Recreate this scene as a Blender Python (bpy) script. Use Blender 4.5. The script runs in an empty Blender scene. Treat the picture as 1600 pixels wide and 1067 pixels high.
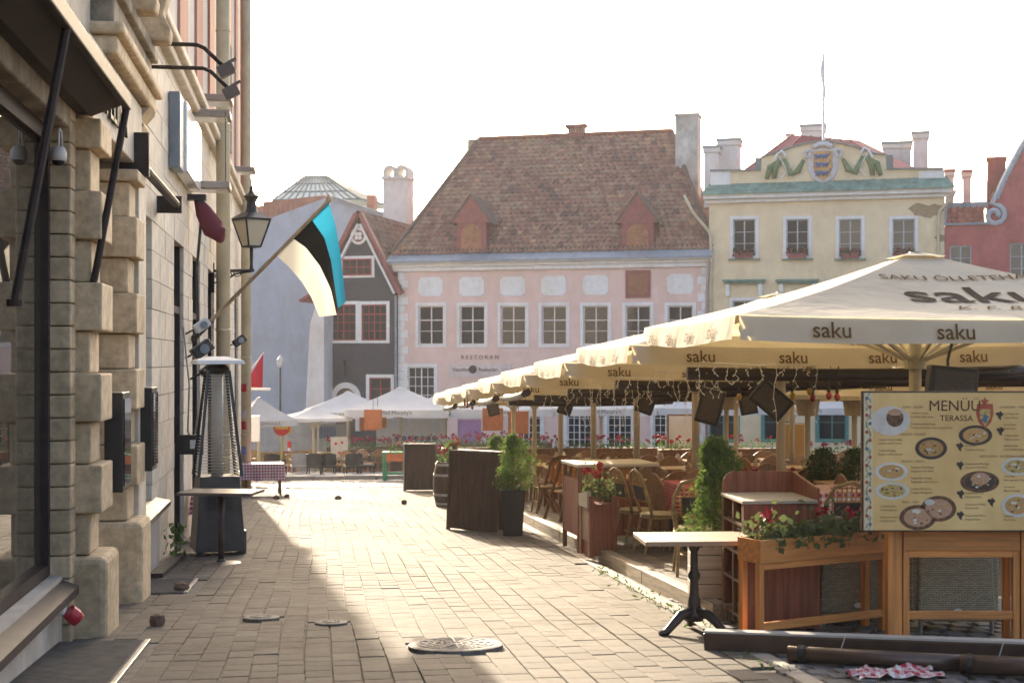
import bpy, bmesh, math, random
from mathutils import Vector, Matrix, Quaternion
R = math.radians
random.seed(7)
# ------------------------------------------------------------------ camera, sky, sun, exposure
FPX = 2222.0; YAW = math.atan(310 / FPX); V0 = 562.0; EYE = 1.55; SLOPE = 0.05
SC = bpy.context.scene
cam_d = bpy.data.cameras.new("camera"); cam = bpy.data.objects.new("camera", cam_d)
SC.collection.objects.link(cam); SC.camera = cam
cam.location = (0, 0, EYE); cam.rotation_euler = (R(90), 0, -YAW)
cam_d.sensor_width = 36; cam_d.lens = FPX / 1600 * 36; cam_d.shift_y = (V0 - 533.5) / 1600
cam_d.clip_end = 3000
cam_d.dof.use_dof = True; cam_d.dof.focus_distance = 17; cam_d.dof.aperture_fstop = 4.0
SUN_AZ = R(-4.6); SUN_EL = R(17.5)
world = bpy.data.worlds.new("World"); SC.world = world; world.use_nodes = True
wn = world.node_tree.nodes; wl = world.node_tree.links
sky = wn.new("ShaderNodeTexSky"); sky.sky_type = 'NISHITA'; sky.sun_disc = False
sky.sun_elevation = SUN_EL; sky.sun_rotation = SUN_AZ; sky.air_density = 0.8; sky.dust_density = 7.0; sky.ozone_density = 0.4
wl.new(sky.outputs[0], wn["Background"].inputs[0]); wn["Background"].inputs[1].default_value = 0.15
sun_d = bpy.data.lights.new("sun", 'SUN'); sun_d.energy = 3.4; sun_d.angle = R(0.6); sun_d.color = (1.0, 0.86, 0.66)
sun = bpy.data.objects.new("sun", sun_d); SC.collection.objects.link(sun)
sv = Vector((math.sin(SUN_AZ) * math.cos(SUN_EL), math.cos(SUN_AZ) * math.cos(SUN_EL), math.sin(SUN_EL)))
sun.rotation_euler = (-sv).to_track_quat('-Z', 'Y').to_euler()
SC.view_settings.view_transform = 'Standard'; SC.view_settings.look = 'None'
SC.view_settings.exposure = 2.16; SC.view_settings.gamma = 1.0
SC.cycles.max_bounces = 7; SC.cycles.diffuse_bounces = 3; SC.cycles.glossy_bounces = 3
SC.cycles.transmission_bounces = 5; SC.cycles.transparent_max_bounces = 8
SC.cycles.sample_clamp_indirect = 6.0; SC.cycles.caustics_reflective = False; SC.cycles.caustics_refractive = False
CA, SA = math.cos(YAW), math.sin(YAW)

# ------------------------------------------------------------------ helpers
def gz(y): return -SLOPE * max(-40, min(y, 76))
def ray(u, v):
    r = (u - 800) / FPX
    return Vector((r * CA + SA, -r * SA + CA, (V0 - v) / FPX))
def at(u, v, t): return Vector((0, 0, EYE)) + ray(u, v) * t      # point seen at pixel u,v at depth t
def link(o): SC.collection.objects.link(o)
def tag(o, label, cat, group=None, kind=None):
    if label: o["label"] = label
    if cat: o["category"] = cat
    if group: o["group"] = group
    if kind: o["kind"] = kind
    return o
def thing(name, label, cat, loc=(0, 0, 0), rz=0, group=None):
    o = bpy.data.objects.new(name, None); link(o)
    o.empty_display_size = .2
    o.location = loc; o.rotation_euler = (0, 0, rz)
    return tag(o, label, cat, group)
def dup(root, loc, rz=None, label=None, group=None):
    r = root.copy(); link(r); r.location = loc
    if rz is not None: r.rotation_euler = (0, 0, rz)
    if label: r["label"] = label
    if group: r["group"] = group
    for ch in root.children:
        c = ch.copy(); link(c); c.parent = r
        for g in ch.children:
            d = g.copy(); link(d); d.parent = c
    return r

class MB:
    def __init__(s): s.v = []; s.f = []; s.m = []; s.a = []; s.cur = 0; s.tint = 0.0
    def add(s, vs, fs):
        n = len(s.v); s.v += [tuple(p) for p in vs]
        for f in fs:
            s.f.append(tuple(i + n for i in f)); s.m.append(s.cur); s.a.append(s.tint)
        return s
    def box(s, x0, x1, y0, y1, z0, z1, M=None):
        vs = [Vector((x, y, z)) for z in (z0, z1) for y in (y0, y1) for x in (x0, x1)]
        if M is not None: vs = [M @ p for p in vs]
        return s.add(vs, [(0, 2, 3, 1), (4, 5, 7, 6), (0, 1, 5, 4), (2, 6, 7, 3), (0, 4, 6, 2), (1, 3, 7, 5)])
    def beam(s, a, b, w, h=None, up=(0, 0, 1)):
        h = h or w; a = Vector(a); b = Vector(b); d = (b - a).normalized(); u = Vector(up)
        if abs(d.dot(u)) > .98: u = Vector((0, 1, 0))
        x = d.cross(u).normalized() * (w / 2); y = x.cross(d).normalized() * (h / 2)
        vs = [p + i * x + j * y for p in (a, b) for (i, j) in ((-1, -1), (1, -1), (1, 1), (-1, 1))]
        return s.add(vs, [(3, 2, 1, 0), (4, 5, 6, 7), (0, 1, 5, 4), (1, 2, 6, 5), (2, 3, 7, 6), (3, 0, 4, 7)])
    def tube(s, pts, r, n=8, cap=True):
        pts = [Vector(p) for p in pts]; rs = r if isinstance(r, (list, tuple)) else [r] * len(pts)
        vs = []; fs = []; px = None
        for i, p in enumerate(pts):
            d = (pts[min(i + 1, len(pts) - 1)] - pts[max(i - 1, 0)]).normalized()
            if px is None:
                u = Vector((0, 0, 1)) if abs(d.z) < .9 else Vector((0, 1, 0))
                px = d.cross(u).normalized()
            else: px = (px - d * px.dot(d)).normalized()
            py = d.cross(px)
            vs += [p + (px * math.cos(2 * math.pi * k / n) + py * math.sin(2 * math.pi * k / n)) * rs[i] for k in range(n)]
        for i in range(len(pts) - 1):
            for k in range(n):
                fs.append((i * n + k, i * n + (k + 1) % n, (i + 1) * n + (k + 1) % n, (i + 1) * n + k))
        if cap: fs += [tuple(range(n - 1, -1, -1)), tuple(range((len(pts) - 1) * n, len(pts) * n))]
        return s.add(vs, fs)
    def lathe(s, prof, n=16, c=(0, 0, 0)):
        vs = []; fs = []; c = Vector(c)
        for r, z in prof:
            vs += [c + Vector((r * math.cos(2 * math.pi * k / n), r * math.sin(2 * math.pi * k / n), z)) for k in range(n)]
        for i in range(len(prof) - 1):
            for k in range(n):
                fs.append((i * n + k, i * n + (k + 1) % n, (i + 1) * n + (k + 1) % n, (i + 1) * n + k))
        fs += [tuple(range(n - 1, -1, -1)), tuple(range((len(prof) - 1) * n, len(prof) * n))]
        return s.add(vs, fs)
    def prism(s, poly, o, ex, ey, ez, d):      # 2-D outline in the (ex, ey) plane, extruded along ez by d
        o = Vector(o); ex = Vector(ex); ey = Vector(ey); ez = Vector(ez); n = len(poly)
        vs = [o + ex * a + ey * b for a, b in poly] + [o + ex * a + ey * b + ez * d for a, b in poly]
        fs = [tuple(range(n - 1, -1, -1)), tuple(range(n, 2 * n))] + [(i, (i + 1) % n, n + (i + 1) % n, n + i) for i in range(n)]
        return s.add(vs, fs)
    def grid(s, fn, nu, nv):
        vs = [fn(i / nu, j / nv) for j in range(nv + 1) for i in range(nu + 1)]
        return s.add(vs, [(j * (nu + 1) + i, j * (nu + 1) + i + 1, (j + 1) * (nu + 1) + i + 1, (j + 1) * (nu + 1) + i) for j in range(nv) for i in range(nu)])
    def mesh(s, name, mats, smooth=False):
        me = bpy.data.meshes.new(name); me.from_pydata(s.v, [], s.f)
        mats = mats if isinstance(mats, (list, tuple)) else [mats]
        for m in mats: me.materials.append(m)
        me.polygons.foreach_set("material_index", s.m)
        if any(s.a):
            at_ = me.attributes.new("tint", 'FLOAT', 'FACE'); at_.data.foreach_set("value", s.a)
        if smooth: me.polygons.foreach_set("use_smooth", [True] * len(s.f))
        me.update(); return me
    def build(s, name, mats, parent=None, smooth=False, bevel=0, loc=None, rot=None):
        o = bpy.data.objects.new(name, s.mesh(name, mats, smooth)); link(o)
        if parent is not None: o.parent = parent
        if loc is not None: o.location = loc
        if rot is not None: o.rotation_euler = rot
        if bevel:
            b = o.modifiers.new("bevel", 'BEVEL'); b.width = bevel; b.segments = 2; b.limit_method = 'ANGLE'
        return o
def inst(name, me, parent=None, loc=(0, 0, 0), rot=(0, 0, 0), scale=(1, 1, 1)):
    o = bpy.data.objects.new(name, me); link(o); o.parent = parent
    o.location = loc; o.rotation_euler = rot; o.scale = scale
    return o
def text_mesh(txt, size, mat, bold=False, shear=0, align='CENTER', ext=0.0):
    c = bpy.data.curves.new("lettering", 'FONT'); c.body = txt; c.size = size; c.align_x = align; c.shear = shear
    c.extrude = ext; c.resolution_u = 3
    if bold: c.offset = size * .009
    o = bpy.data.objects.new("lettering", c); link(o)
    me = bpy.data.meshes.new_from_object(o); bpy.data.objects.remove(o); bpy.data.curves.remove(c)
    me.materials.clear(); me.materials.append(mat)
    return me

# ------------------------------------------------------------------ procedural materials
MATS = {}
def nodes_of(m):
    m.use_nodes = True
    return m.node_tree.nodes, m.node_tree.links, m.node_tree.nodes["Principled BSDF"]
def mat(name, col, rough=.7, var=.12, scale=6, bump=.15, bscale=60, metal=0, spec=.4, col2=None, tint=None, stretch=(1, 1, 1), stain=0, dist=.004, rnd=0):
    if name in MATS: return MATS[name]
    m = bpy.data.materials.new(name); N, L, P = nodes_of(m)
    tc = N.new("ShaderNodeTexCoord"); mp = N.new("ShaderNodeMapping"); mp.inputs["Scale"].default_value = stretch
    L.new(tc.outputs["Object"], mp.inputs[0])
    n1 = N.new("ShaderNodeTexNoise"); n1.inputs["Scale"].default_value = scale; n1.inputs["Detail"].default_value = 6; n1.inputs["Roughness"].default_value = .62
    L.new(mp.outputs[0], n1.inputs["Vector"])
    ramp = N.new("ShaderNodeValToRGB"); c2 = col2 or tuple(max(0, c * (1 - 2.2 * var)) for c in col)
    ramp.color_ramp.elements[0].position = .3; ramp.color_ramp.elements[1].position = .7
    ramp.color_ramp.elements[0].color = (*c2, 1); ramp.color_ramp.elements[1].color = (*(min(1, c * (1 + .6 * var)) for c in col), 1)
    L.new(n1.outputs[0], ramp.inputs[0]); out = ramp.outputs[0]
    if tint or rnd:
        if tint:
            src = N.new("ShaderNodeAttribute"); src.attribute_name = "tint"; so = src.outputs["Fac"]
        else:
            src = N.new("ShaderNodeObjectInfo"); so = src.outputs["Random"]
        hv = N.new("ShaderNodeHueSaturation")
        if tint and not isinstance(tint, (int, float)):
            r2 = N.new("ShaderNodeValToRGB"); els = r2.color_ramp.elements
            for i, c in enumerate(tint):
                e = els[i] if i < 2 else els.new(1)
                e.position = i / (len(tint) - 1); e.color = (*c, 1)
            L.new(so, r2.inputs[0]); mx = N.new("ShaderNodeMix"); mx.data_type = 'RGBA'; mx.blend_type = 'MULTIPLY'; mx.inputs[0].default_value = 1
            L.new(out, mx.inputs[6]); L.new(r2.outputs[0], mx.inputs[7]); out = mx.outputs[2]
        else:
            k = tint or rnd; mr = N.new("ShaderNodeMapRange"); mr.inputs[3].default_value = 1 - k; mr.inputs[4].default_value = 1 + k
            L.new(so, mr.inputs[0]); L.new(mr.outputs[0], hv.inputs["Value"]); L.new(out, hv.inputs["Color"]); out = hv.outputs[0]
    if stain:
        n2 = N.new("ShaderNodeTexNoise"); n2.inputs["Scale"].default_value = .9; n2.inputs["Detail"].default_value = 8; n2.inputs["Roughness"].default_value = .7
        mp2 = N.new("ShaderNodeMapping"); mp2.inputs["Scale"].default_value = (1, 1, .45); L.new(tc.outputs["Object"], mp2.inputs[0]); L.new(mp2.outputs[0], n2.inputs["Vector"])
        r3 = N.new("ShaderNodeValToRGB"); r3.color_ramp.elements[0].position = .46; r3.color_ramp.elements[1].position = .62
        v = 1 - stain; r3.color_ramp.elements[0].color = (1, 1, 1, 1); r3.color_ramp.elements[1].color = (v, v * .97, v * .92, 1)
        mx = N.new("ShaderNodeMix"); mx.data_type = 'RGBA'; mx.blend_type = 'MULTIPLY'; mx.inputs[0].default_value = 1
        L.new(n2.outputs[0], r3.inputs[0]); L.new(out, mx.inputs[6]); L.new(r3.outputs[0], mx.inputs[7]); out = mx.outputs[2]
    L.new(out, P.inputs["Base Color"])
    P.inputs["Roughness"].default_value = rough; P.inputs["Metallic"].default_value = metal; P.inputs["Specular IOR Level"].default_value = spec
    if bump:
        nb = N.new("ShaderNodeTexNoise"); nb.inputs["Scale"].default_value = bscale; nb.inputs["Detail"].default_value = 5
        L.new(mp.outputs[0], nb.inputs["Vector"]); bp = N.new("ShaderNodeBump"); bp.inputs["Strength"].default_value = bump; bp.inputs["Distance"].default_value = dist
        L.new(nb.outputs[0], bp.inputs["Height"]); L.new(bp.outputs[0], P.inputs["Normal"])
    MATS[name] = m; return m
def fabric(name, col, trans=.35, var=.05, col2=None, scale=2.5, tcol=None, bump=.1, bscale=250, dist=.004):
    if name in MATS: return MATS[name]
    m = mat(name, col, .85, var, scale, bump, bscale, col2=col2, dist=dist); N, L, P = nodes_of(m)
    tr = N.new("ShaderNodeBsdfTranslucent"); tr.inputs[0].default_value = (*(tcol or [min(1, c * 1.02) for c in (col[0], col[1] * .95, col[2] * .8)]), 1)
    mx = N.new("ShaderNodeMixShader"); mx.inputs[0].default_value = trans
    o = N["Material Output"]; L.new(P.outputs[0], mx.inputs[1]); L.new(tr.outputs[0], mx.inputs[2]); L.new(mx.outputs[0], o.inputs[0])
    return m
def wood(name, col, rough=.5, var=.3, axis=2, spec=.4):
    st = [14, 14, 14]; st[axis] = .9
    return mat(name, col, rough, var, 2.2, .12, 8, stretch=tuple(st), spec=spec, rnd=.12)
def glass_dark(name, col=(.02, .022, .025), rough=.03, spec=.2):
    if name in MATS: return MATS[name]
    m = bpy.data.materials.new(name); N, L, P = nodes_of(m)
    P.inputs["Base Color"].default_value = (*col, 1); P.inputs["Roughness"].default_value = rough; P.inputs["IOR"].default_value = 1.52; P.inputs["Specular IOR Level"].default_value = spec
    tc = N.new("ShaderNodeTexCoord"); nb = N.new("ShaderNodeTexNoise"); nb.inputs["Scale"].default_value = 1.7
    L.new(tc.outputs["Object"], nb.inputs["Vector"]); bp = N.new("ShaderNodeBump"); bp.inputs["Strength"].default_value = .04; bp.inputs["Distance"].default_value = .02
    L.new(nb.outputs[0], bp.inputs["Height"]); L.new(bp.outputs[0], P.inputs["Normal"])
    MATS[name] = m; return m
def leafmat(name, col, col2, trans=.3):
    return fabric(name, col, trans, .3, col2=col2, scale=5)
def checker(name, c1, c2, size):
    if name in MATS: return MATS[name]
    m = bpy.data.materials.new(name); N, L, P = nodes_of(m); P.inputs["Roughness"].default_value = .85
    tc = N.new("ShaderNodeTexCoord"); sp = N.new("ShaderNodeSeparateXYZ"); L.new(tc.outputs["UV"], sp.inputs[0])
    facs = []
    for k in range(2):
        w = N.new("ShaderNodeMath"); w.operation = 'MULTIPLY'; w.inputs[1].default_value = 1 / size; L.new(sp.outputs[k], w.inputs[0])
        fr = N.new("ShaderNodeMath"); fr.operation = 'FRACT'; L.new(w.outputs[0], fr.inputs[0])
        g = N.new("ShaderNodeMath"); g.operation = 'GREATER_THAN'; g.inputs[1].default_value = .5; L.new(fr.outputs[0], g.inputs[0]); facs.append(g)
    ad = N.new("ShaderNodeMath"); ad.operation = 'ADD'; L.new(facs[0].outputs[0], ad.inputs[0]); L.new(facs[1].outputs[0], ad.inputs[1])
    hf = N.new("ShaderNodeMath"); hf.operation = 'MULTIPLY'; hf.inputs[1].default_value = .5; L.new(ad.outputs[0], hf.inputs[0])
    mx = N.new("ShaderNodeMix"); mx.data_type = 'RGBA'; mx.inputs[6].default_value = (*c1, 1); mx.inputs[7].default_value = (*c2, 1)
    L.new(hf.outputs[0], mx.inputs[0]); L.new(mx.outputs[2], P.inputs["Base Color"])
    MATS[name] = m; return m

STONE = mat("limestone", (.68, .53, .345), .88, .17, 11, .45, 40, stain=.3, rnd=.14, dist=.008)
SLAB = mat("slab_limestone", (.66, .58, .47), .8, .10, 7, .3, 60, stain=.2, rnd=.1)
STONE_DARK = mat("soot_limestone", (.42, .35, .26), .9, .3, 3, .6, 30, stain=.5, dist=.01)
PLASTER_GREY = mat("grey_plaster", (.48, .44, .39), .9, .1, 4, .3, 80, stain=.2)
BRONZE = mat("bronze_metal", (.05, .036, .032), .6, .2, 5, .05, 90, spec=.2)
BLACK = mat("black_metal", (.018, .016, .017), .42, .2, 8, .05, 120, spec=.5)
IRON = mat("cast_iron", (.02, .018, .018), .45, .3, 20, .3, 60, spec=.5)
STEEL = mat("brushed_steel", (.45, .44, .42), .3, .15, 10, .1, 100, metal=.9)
CREAM_PAINT = mat("cream_paint", (.55, .48, .33), .5, .08, 3, .1, 60, stain=.15)
CREAM_POLE = mat("cream_pole", (.50, .43, .30), .45, .08, 3, .05, 60)
WHITE_PAINT = mat("white_paint", (.68, .68, .68), .6, .06, 4, .1, 80, stain=.08)
PINK = mat("pink_plaster", (.66, .49, .445), .9, .05, 1.5, .25, 70, stain=.08)
YELLOW = mat("yellow_plaster", (.70, .58, .39), .9, .06, 1.5, .25, 70, stain=.09)
RED = mat("red_plaster", (.42, .115, .11), .9, .16, 1.6, .25, 60, stain=.2)
DARKGREY = mat("dark_grey_plaster", (.05, .05, .062), .85, .1, 3, .25, 70)
BLUEGREY = mat("blue_grey_plaster", (.36, .40, .47), .9, .05, 1.2, .2, 60, stain=.1)
WHITEWALL = mat("white_plaster", (.60, .58, .57), .9, .05, 2, .2, 60, stain=.12)
TILE = mat("roof_tile", (.27, .15, .115), .85, .2, 3, .4, 40, tint=[(.45, .5, .55), (.75, .62, .6), (1.0, .9, .85), (.95, 1.15, 1.0), (1.35, 1.25, 1.0)])
TILE_RED = mat("red_roof_tile", (.30, .09, .06), .85, .2, 3, .3, 40, tint=.3)
REDMETAL = mat("red_sheet_metal", (.26, .045, .05), .55, .1, 3, .1, 40)
GREYMETAL = mat("grey_sheet_metal", (.22, .25, .29), .5, .12, 3, .1, 40)
VERDIGRIS = mat("verdigris_copper", (.16, .27, .22), .7, .25, 3, .2, 40)
BROWNRED = mat("brown_red_paint", (.24, .065, .065), .6, .15, 4, .1, 50)
ORANGEWOOD = mat("ochre_boards", (.30, .13, .06), .6, .2, 5, .1, 40)
GLASS = glass_dark("window_glass"); GLASSW = glass_dark("window_glass_curtained", (.16, .14, .11), .06)
SHOPGLASS = glass_dark("shop_glass", (.045, .038, .03), .015, .6)
# ------------------------------------------------------------------ ground, pavement, cobbles
def struct(o): o["kind"] = "structure"; return o
GROUND = mat("dark_joint_ground", (.155, .132, .11), .95, .25, 8, .4, 60)
ASPH = mat("square_ground", (.17, .155, .14), .95, .2, 3, .4, 40)
b = MB()
ys = [-60, -40, 0, 20, 40, 60, 76, 120, 280]
for i in range(len(ys) - 1):
    y0, y1 = ys[i], ys[i + 1]
    b.add([(-160, y0, gz(y0) - .03), (220, y0, gz(y0) - .03), (220, y1, gz(y1) - .03), (-160, y1, gz(y1) - .03)], [(0, 1, 2, 3)])
ground = struct(b.build("ground", ASPH))
b = MB()
b.add([(-1.9, -4, gz(-4) - .012), (3.5, -4, gz(-4) - .012), (3.75, 39.6, gz(39.6) - .012), (-2.1, 39.6, gz(39.6) - .012)], [(0, 1, 2, 3)])
pave = struct(b.build("pavement", GROUND))
PAVER = mat("paver_concrete", (.15, .128, .105), .88, .14, 9, .5, 90, spec=.12, rnd=.13, stain=.2, dist=.003)
PAVER_T = mat("paver_concrete_far", (.15, .128, .105), .88, .14, 9, .5, 90, spec=.12, tint=.13, stain=.2, dist=.003)
def paver_mesh(w, l, M=None, mb=None):
    m = mb or MB(); c = .004; h = .0
    pts = [(-w/2, -l/2), (w/2, -l/2), (w/2, l/2), (-w/2, l/2)]
    top = [(x * (1 - 2 * c / w), y * (1 - 2 * c / l), 0) for x, y in pts]; mid = [(x, y, -.003) for x, y in pts]; bot = [(x, y, -.05) for x, y in pts]
    vs = [Vector(p) for p in top + mid + bot]
    if M is not None: vs = [M @ p for p in vs]
    m.add(vs, [(0, 1, 2, 3)] + [(4 + i, 4 + (i + 1) % 4, (i + 1) % 4, i) for i in range(4)] + [(8 + i, 8 + (i + 1) % 4, 4 + (i + 1) % 4, 4 + i) for i in range(4)])
    return m
LENS = [.19, .24, .29, .34]; CW = .178
pmeshes = [paver_mesh(CW - .007, L - .007).mesh("paver", PAVER) for L in LENS]
holes = [(1.01, 10.17, .34), (-.43, 11.96, .15), (.14, 11.53, .13)]
far = MB(); near = []
rngp = random.Random(3)
ncol = 34
SL = -math.atan(SLOPE)
for c in range(ncol):
    y = 6.5 + rngp.random() * .3
    while y < 39.4:
        k = rngp.choice((0, 1, 1, 2, 2, 3)); L_ = LENS[k]; yc = y + L_ / 2; y += L_
        x = -2.0 + (c + .5) * CW + .02 * math.sin(yc * .42 + .5 * math.sin(c * .33)) + .01 * math.sin(yc * 1.3 + c)
        edge = 3.04 + .026 * (yc - 11)
        if x > edge - .1 or x < -1.72: continue
        if any((x - hx) ** 2 + (yc - hy) ** 2 < (hr + .06) ** 2 for hx, hy, hr in holes): continue
        # the mats by the doorways
        if x < -1.13 and (8.1 < yc < 10.95 or 13.9 < yc < 15.4): continue
        dz = rngp.uniform(-.002, .002) - (.005 if rngp.random() < .03 else 0) + .008 * math.sin(yc * .8 + x) * math.sin(x * 1.1 + 1)
        tl = (rngp.uniform(-.005, .005) + SL, rngp.uniform(-.006, .006), rngp.uniform(-.008, .008))
        near.append((yc, x, k, gz(yc) + dz, tl))
near.sort()
for i, (yc, x, k, z, tl) in enumerate(near):
    if i < 300: inst("paver", pmeshes[k], pave, (x, yc, z), tl)
    else:
        M = Matrix.Translation((x, yc, z)) @ Matrix.Rotation(tl[1], 4, 'Y') @ Matrix.Rotation(tl[0], 4, 'X') @ Matrix.Rotation(tl[2], 4, 'Z')
        far.tint = rngp.random() * .98 + .01; paver_mesh(CW - .007, LENS[k] - .007, M, far)
far.build("paver_field", PAVER_T, pave)["kind"] = "stuff"
# fill strip round the manholes is the joint ground itself; manhole covers
COVER = mat("iron_cover", (.19, .17, .15), .75, .3, 12, .3, 60, spec=.2)
for (x, y, r), lab in zip(holes, ("large round iron manhole cover with ring pattern in the sunlit pavers", "small oval valve cover in the shaded pavers nearer the stone piers", "small round valve cover with white flecks beside the shadow edge")):
    b = MB(); b.lathe([(r, -.05), (r, .006), (r - .02, .012)], 40)
    b.lathe([(r - .035, 0), (r - .035, .010), (r - .05, .013)], 40)
    o = thing("manhole_cover", lab, "manhole cover", (x, y, gz(y) + .012), 0, "covers in the paving"); o.rotation_euler = (SL, 0, 0)
    b.build("rim", COVER, o)
    n = 5 if r > .2 else 3
    for q in range(n):
        rr = (r - .06) * (q + 1) / n; b = MB(); b.lathe([(rr, .006), (rr, .016), (rr - .016, .018), (rr - .03, .012)], 32); b.build("ring", COVER, o)
    b = MB()
    for q in range(12):
        a = q * math.pi / 6; b.beam((.1 * r * math.cos(a), .1 * r * math.sin(a), .014), ((r - .06) * math.cos(a), (r - .06) * math.sin(a), .014), .012, .008)
    b.build("spokes", COVER, o)
# cobble band and flagged step at the end of the street
COB = mat("cobble_stone", (.13, .122, .12), .6, .3, 6, .4, 40, tint=.3)
b = MB(); rc = random.Random(5)
for j in range(22):
    yc = 39.8 + j * .26
    for i in range(64):
        x = -2.6 + i * .2 + (j % 2) * .1 + rc.uniform(-.02, .02); w = rc.uniform(.075, .092); l = rc.uniform(.1, .118); z = gz(yc) + rc.uniform(-.012, .008)
        b.tint = rc.uniform(.02, .98)
        b.add([(x-w, yc-l, z-.06), (x+w, yc-l, z-.06), (x+w, yc+l, z-.06), (x-w, yc+l, z-.06), (x-w*.7, yc-l*.75, z+.02), (x+w*.7, yc-l*.75, z+.02), (x+w*.7, yc+l*.75, z+.015), (x-w*.7, yc+l*.75, z+.015)],
              [(4, 5, 6, 7), (0, 1, 5, 4), (1, 2, 6, 5), (2, 3, 7, 6), (3, 0, 4, 7)])
cob = struct(b.build("cobbles", COB))
# right hand cobbles under the terrace edge
b = MB()
for j in range(40):
    yc = 6 + j * .17
    for i in range(20):
        x = 3.06 + .026 * (yc - 11) + i * .19 + (j % 2) * .09; z = gz(yc) + rc.uniform(-.015, .005) - .01; w = .088; l = .078; b.tint = rc.uniform(.02, .98)
        b.add([(x-w, yc-l, z-.06), (x+w, yc-l, z-.06), (x+w, yc+l, z-.06), (x-w, yc+l, z-.06), (x-w*.75, yc-l*.75, z+.015), (x+w*.75, yc-l*.75, z+.012), (x+w*.75, yc+l*.75, z+.012), (x-w*.75, yc+l*.75, z+.015)],
              [(4, 5, 6, 7), (0, 1, 5, 4), (1, 2, 6, 5), (2, 3, 7, 6), (3, 0, 4, 7)])
struct(b.build("cobbles", COB))
# edge strip of long light kerb stones beside the pavers
KERB = mat("kerb_stone", (.36, .31, .25), .85, .15, 5, .4, 60, rnd=.1)
kp = thing("edge_strip", None, None); struct(kp)
y = 6.0
while y < 27:
    l = rc.uniform(.7, 1.0); yc = y + l / 2; x = 3.08 + .026 * (yc - 11)
    b = MB(); b.box(-.065, .065, -l/2 + .005, l/2 - .005, -.05, .006); b.build("kerb_stone", KERB, kp, bevel=.006, loc=(x, yc, gz(yc)), rot=(SL, 0, -.026)); y += l
FLAG = mat("flagstone", (.19, .18, .175), .6, .15, 5, .3, 50, rnd=.15)
st = thing("stone_step", None, None); struct(st)
for j in range(3):
    for i in range(11):
        x0 = -2.8 + i * .95 + j * .3; y0 = 45.55 + j * 1.5
        b = MB(); b.box(.01, .94, .01, 1.49, -.14, .14 + rc.uniform(-.006, .006)); b.build("flagstone", FLAG, st, bevel=.015, loc=(x0, y0, gz(y0)), rot=(SL, 0, 0))
# loose things on the ground
MATT = mat("rubber_mat", (.085, .078, .075), .9, .2, 8, .5, 150)
def door_mat(x0, x1, y0, y1, lab):
    o = thing("door_mat", lab, "door mat", ((x0+x1)/2, (y0+y1)/2, gz((y0+y1)/2)), 0); o.rotation_euler = (SL, 0, 0)
    w = (x1-x0)/2; l = (y1-y0)/2
    b = MB(); b.box(-w, w, -l, l, -.02, .012); b.build("mat_field", MATT, o)
    b = MB(); b.box(w, w + .035, -l, l, -.02, .016); b.build("metal_edge", STEEL, o, bevel=.003)
    b = MB()
    for k in range(int(2 * l / .05)): b.box(-w + .02, w - .02, -l + .02 + k * .05, -l + .045 + k * .05, .012, .017)
    b.build("ribs", MATT, o)
door_mat(-1.95, -1.24, 8.2, 10.88, "dark ribbed entrance mat with metal edge under the shop window")
door_mat(-1.9, -1.24, 14.0, 15.33, "dark entrance mat with a white scrap lying on it between stone piers")
# ------------------------------------------------------------------ houses round the square
TH = R(15); FROT = -YAW - TH
class Front:            # a facade plane: local x along it to the right, y into the house, z up
    def __init__(s, name, label, cat, u0, t0, base, off=0):
        s.lat0 = (u0 - 800) / FPX * t0; s.t0 = t0; s.base = base
        P = at(u0, V0, t0); s.root = thing(name, label, cat, (P.x, P.y, base), FROT)
    def s_at(s, u, y=0):    # distance along the facade of what is seen at column u, y metres behind the plane
        r = (u - 800) / FPX
        return (r * (s.t0 + math.cos(TH) * y) - s.lat0 - math.sin(TH) * y) / (math.cos(TH) + r * math.sin(TH))
    def p(s, u, v, y=0):
        x = s.s_at(u, y); d = s.t0 - math.sin(TH) * x + math.cos(TH) * y
        return x, EYE + (V0 - v) / FPX * d - s.base
def wall_holes(mb, x0, x1, z0, z1, holes, y=0, reveal=.16):
    xs = sorted({x0, x1, *[h[0] for h in holes], *[h[1] for h in holes]}); zs = sorted({z0, z1, *[h[2] for h in holes], *[h[3] for h in holes]})
    for i in range(len(xs) - 1):
        for j in range(len(zs) - 1):
            cx = (xs[i] + xs[i+1]) / 2; cz = (zs[j] + zs[j+1]) / 2
            if any(h[0] < cx < h[1] and h[2] < cz < h[3] for h in holes): continue
            mb.add([(xs[i], y, zs[j]), (xs[i+1], y, zs[j]), (xs[i+1], y, zs[j+1]), (xs[i], y, zs[j+1])], [(0, 1, 2, 3)])
    for a, b_, c, d in holes:
        mb.add([(a, y, c), (b_, y, c), (b_, y, d), (a, y, d), (a, y+reveal, c), (b_, y+reveal, c), (b_, y+reveal, d), (a, y+reveal, d)], [(0, 4, 5, 1), (1, 5, 6, 2), (2, 6, 7, 3), (3, 7, 4, 0)])
    return mb
def house_box(mb, x0, x1, z0, z1, depth):    # sides and back of a house whose front is open
    mb.add([(x0, 0, z0), (x0, depth, z0), (x1, depth, z0), (x1, 0, z0), (x0, 0, z1), (x0, depth, z1), (x1, depth, z1), (x1, 0, z1)], [(0, 4, 5, 1), (1, 5, 6, 2), (2, 6, 7, 3), (4, 7, 6, 5)])
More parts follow.
